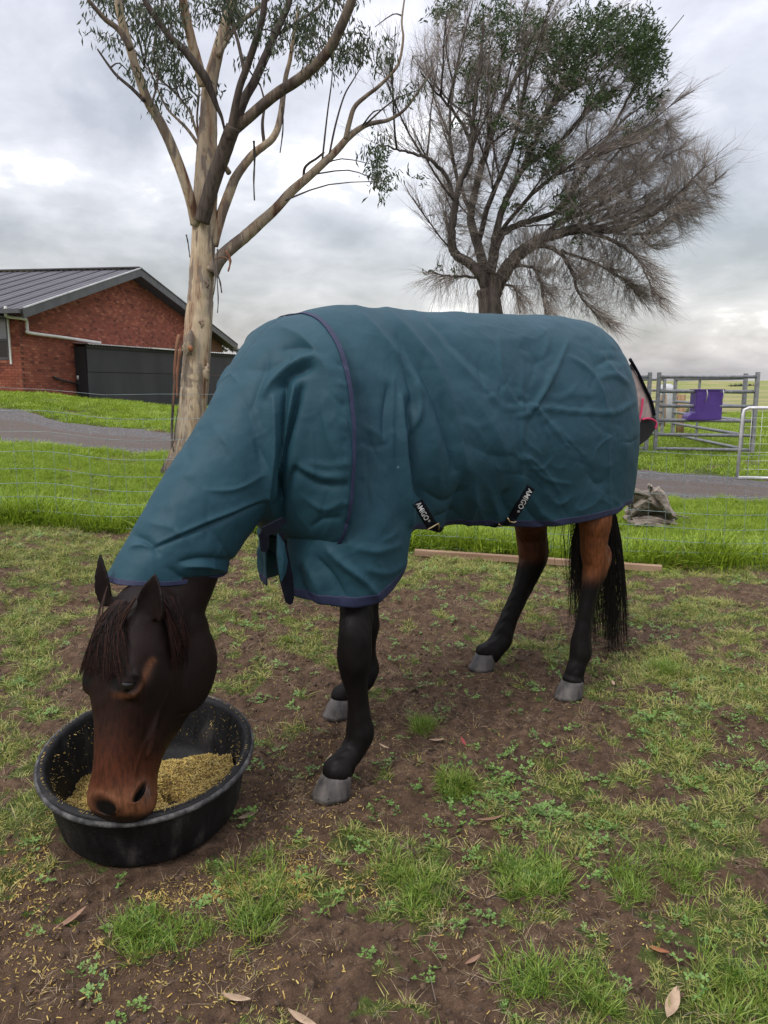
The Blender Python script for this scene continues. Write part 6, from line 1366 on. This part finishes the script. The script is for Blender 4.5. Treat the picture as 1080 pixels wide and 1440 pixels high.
def build_hood():
    # (top px, bottom px, plane l, half width, bow of the near side along S)
    st = [((157, 821), (327, 812), 2.27, .120, -.02), ((178, 782), (340, 792), 2.27, .128, -.01), ((206, 734), (356, 768), 2.28, .135, 0), ((250, 662), (375, 742), 2.29, .148, 0), ((296, 592), (380, 738), 2.31, .170, .01), ((330, 540), (386, 740), 2.325, .205, .01), ((357, 497), (394, 745), 2.335, .245, .015), ((382, 465), (408, 758), 2.34, .285, .02), ((408, 447), (434, 768), 2.34, .338, -.005), ((431, 440), (446, 775), 2.34, .352, .0)]
    C = []
    for (tp, bp, l, w_, bow) in st:
        lt_ = l-.05 if w_ < .2 else l-.07; a = P(tp[0], tp[1], lt_); lb = max(l-.12, l-w_*.62); b_ = P(bp[0], bp[1], lb); sa, la, za = sl_of(a); sb, lb2, zb = sl_of(b_); C.append((sa, za, sb, zb, l, w_, bow))
    C = catmull(C, 230); n, m = len(C), 260; Pts = np.zeros((n, m, 3))
    for i, (sa, za, sb, zb, l, w_, bow) in enumerate(C):
        cs, cz = (sa+sb)/2, (za+zb)/2; hs, hz = (sa-sb)/2, (za-zb)/2
        for j in range(m):
            a = 2*math.pi*j/(m-1); c_, s_ = math.cos(a), math.sin(a); sq = float(smooth(.45, 1, i/(n-1))); e = math.copysign(abs(c_)**(.95-.1*sq), c_); f = math.copysign(abs(s_)**(.95-(.50*sq if c_ < 0 else .12*sq)), s_)
            lean = .72 if (c_ < 0 and i > 150) else 1
            Pts[i, j] = W3(cs+hs*e+bow*abs(s_)**1.5, l-w_*f*(1-.22*(1-sq)*max(0, -c_)*abs(c_)), cz+hz*e)
    G3, N_ = shell("hood", Pts, None, LC, rugroot)
    o = gridobj("neck_cover", G3, 'rug', rugroot, thick=.004)
    gridobj("seam_binding", (G3+N_*.004)[n-9:n], 'navy', o, thick=.003); gridobj("hem_binding", (G3+N_*.003)[0:8], 'navy', o, thick=.003)
    verts = [Vector(v) for v in G3.reshape(-1, 3)]; return o, BVHTree.FromPolygons(verts, [tuple(f) for f in gridfaces(n, m)])
hood, HB = build_hood()
def drape(bv, u, v, off):
    r = ray(u, v).normalized(); h = bv.ray_cast(CAMV, r)
    if h[0] is None: return None
    nn = h[1]; nn = nn if nn.dot(r) < 0 else -nn
    return h[0]+nn*off
def tape(bv, a, b_, w_, mat, name, parent, off=.004, nl=26, nw=6, **kw):
    a = np.array(a, float); b_ = np.array(b_, float); d = b_-a; L_ = np.linalg.norm(d); d /= L_; nrm = np.array([-d[1], d[0]]); V = []
    last = None
    for i in range(nl):
        for j in range(nw):
            q = a+d*L_*i/(nl-1)+nrm*w_*(j/(nw-1)-.5); p = drape(bv, q[0], q[1], off)
            if p is None: p = last
            last = p; V.append(p)
    if any(p is None for p in V): return None
    G_ = np.array([tuple(p) for p in V]).reshape(nl, nw, 3); return gridobj(name, G_, mat, parent, flip=True, thick=.002, **kw)
def lettering(bv, text, start, end, hgt, mat, parent, off=.0075, bold=.012):
    cu = bpy.data.curves.new("t", 'FONT'); cu.body = text; cu.size = 1; cu.offset = bold; cu.resolution_u = 3; ob = bpy.data.objects.new("t", cu); scn.collection.objects.link(ob)
    dg = bpy.context.evaluated_depsgraph_get(); me = bpy.data.meshes.new_from_object(ob.evaluated_get(dg)); bpy.data.objects.remove(ob)
    V = np.array([v.co[:] for v in me.vertices]); x0, x1 = V[:, 0].min(), V[:, 0].max(); y0, y1 = 0, .72
    a = np.array(start, float); b_ = np.array(end, float); d = b_-a; L_ = np.linalg.norm(d); d /= L_; up = np.array([d[1], -d[0]])
    for v in me.vertices:
        q = a+d*L_*(v.co.x-x0)/(x1-x0)+up*hgt*(v.co.y-.36)/.72; p = drape(bv, q[0], q[1], off); v.co = p if p is not None else v.co
    me.materials.append(M[mat]); me.name = "lettering"; o = bpy.data.objects.new("lettering", me); link(o, parent); return o
def straps():
    s1 = tape(RB, (586, 705), (608, 741), 15.5, 'navydark', "brand_patch", body_rug, .0045)
    s2 = tape(RB, (745.5, 684), (720, 727), 11.5, 'navydark', "brand_patch", body_rug, .0045)
    for s_, a, b_, h in ((s1, (585, 707), (599, 729), 8.2), (s2, (745, 687), (729.5, 714), 7.6)):
        if s_: lettering(RB, "AMIGO", a, b_, h, 'white', s_)
    if s1: lettering(RB, "\u00ae", (600.5, 729.5), (602.5, 732.5), 3.6, 'white', s1)
    if s2: lettering(RB, "\u00ae", (728.5, 716), (727, 719), 3.4, 'white', s2)
    tape(RB, (608, 741), (634, 749), 7, 'navydark', "belly_strap", body_rug, .006); tape(RB, (720, 727), (708, 737), 8, 'navydark', "belly_strap", body_rug, .005); tape(RB, (706, 735), (688, 741), 5, 'navydark', "belly_strap", body_rug, .006)
    def buckle(pts, r):
        q = [drape(RB, u, v, .012) for u, v in pts]
        if any(p is None for p in q): return
        mb = MB(); mb.tube(q, r, 7); mb.build("buckle", M['brass'], body_rug)
    buckle([(597, 743), (604, 739), (611, 735), (614, 733)], .0034); buckle([(600, 746), (606, 743), (616, 740)], .003); buckle([(604, 737), (607, 742), (605, 746)], .003); buckle([(613, 733), (615, 737), (614, 742)], .003)
    buckle([(711, 726), (715, 731), (721, 732), (725, 731)], .0034); buckle([(704, 735), (708, 733), (711, 737), (707, 739), (704, 735)], .003); buckle([(700, 734), (704, 737)], .0028)
straps()
def slab(name, poly, l, mat, parent, th=.006, bulge=0., **kw):
    pts = [P(u, v, l) for u, v in poly]; c = sum(pts, Vector())/len(pts); mb = MB(); n = len(pts)
    f = [p for p in pts]+[c-Lt*bulge]; b_ = [p+Lt*th for p in pts]+[c+Lt*(th-bulge)]
    mb.add(f+b_, [(i, (i+1) % n, n) for i in range(n)]+[(n+1+(i+1) % n, n+1+i, 2*n+1) for i in range(n)]+[(i, n+1+i, n+1+(i+1) % n, (i+1) % n) for i in range(n)])
    return mb.build(name, M[mat], parent, False, **kw)
def tail_flap():
    f = slab("tail_flap", [(888, 512), (896, 528), (904, 542), (914, 560), (920, 584), (923, 590), (922, 602), (912, 617), (896, 629), (886, 634), (884, 560)], 2.32, 'black', rugroot, .01, .01)
    slab("lining", [(889, 520), (897, 530), (903, 545), (911, 562), (917, 586), (908, 590), (903, 588), (899, 597), (896, 604), (892, 560)], 2.305, 'beige', f, .004)
    for pts, mt, r in (([(904, 560), (902, 578), (898, 594), (895, 604)], 'pink', .0055), ([(903, 590), (910, 588.5), (918, 590), (923, 595), (922, 603)], 'pink', .0055), ([(886, 505), (897, 524), (905, 541), (914, 560), (918, 572), (920, 584)], 'navydark', .008)):
        mb = MB(); mb.tube(catmull([tuple(P(u, v, 2.295)) for u, v in pts], 20), r, 7); mb.build("edge_binding", M[mt], f)
    c = slab("chest_closure", [(391, 752), (398, 748), (406, 780), (412, 812), (414, 838), (412, 848), (408, 851), (404, 848), (398, 826), (392, 800), (390, 778)], 2.16, 'navydark', rugroot, .012, .01)
    slab("chest_flap", [(391, 750), (400, 764), (405, 790), (402, 806), (396, 818), (393, 805), (390, 780)], 2.145, 'rug', rugroot, .006, .01)
    slab("strap_tab", [(366, 752), (372, 742), (379, 746), (378, 770), (375, 777), (369, 776)], 2.08, 'navydark', rugroot, .01)
    slab("strap_tab", [(370, 742), (398, 728), (404, 733), (388, 748), (374, 756)], 2.04, 'navydark', rugroot, .01)
tail_flap()
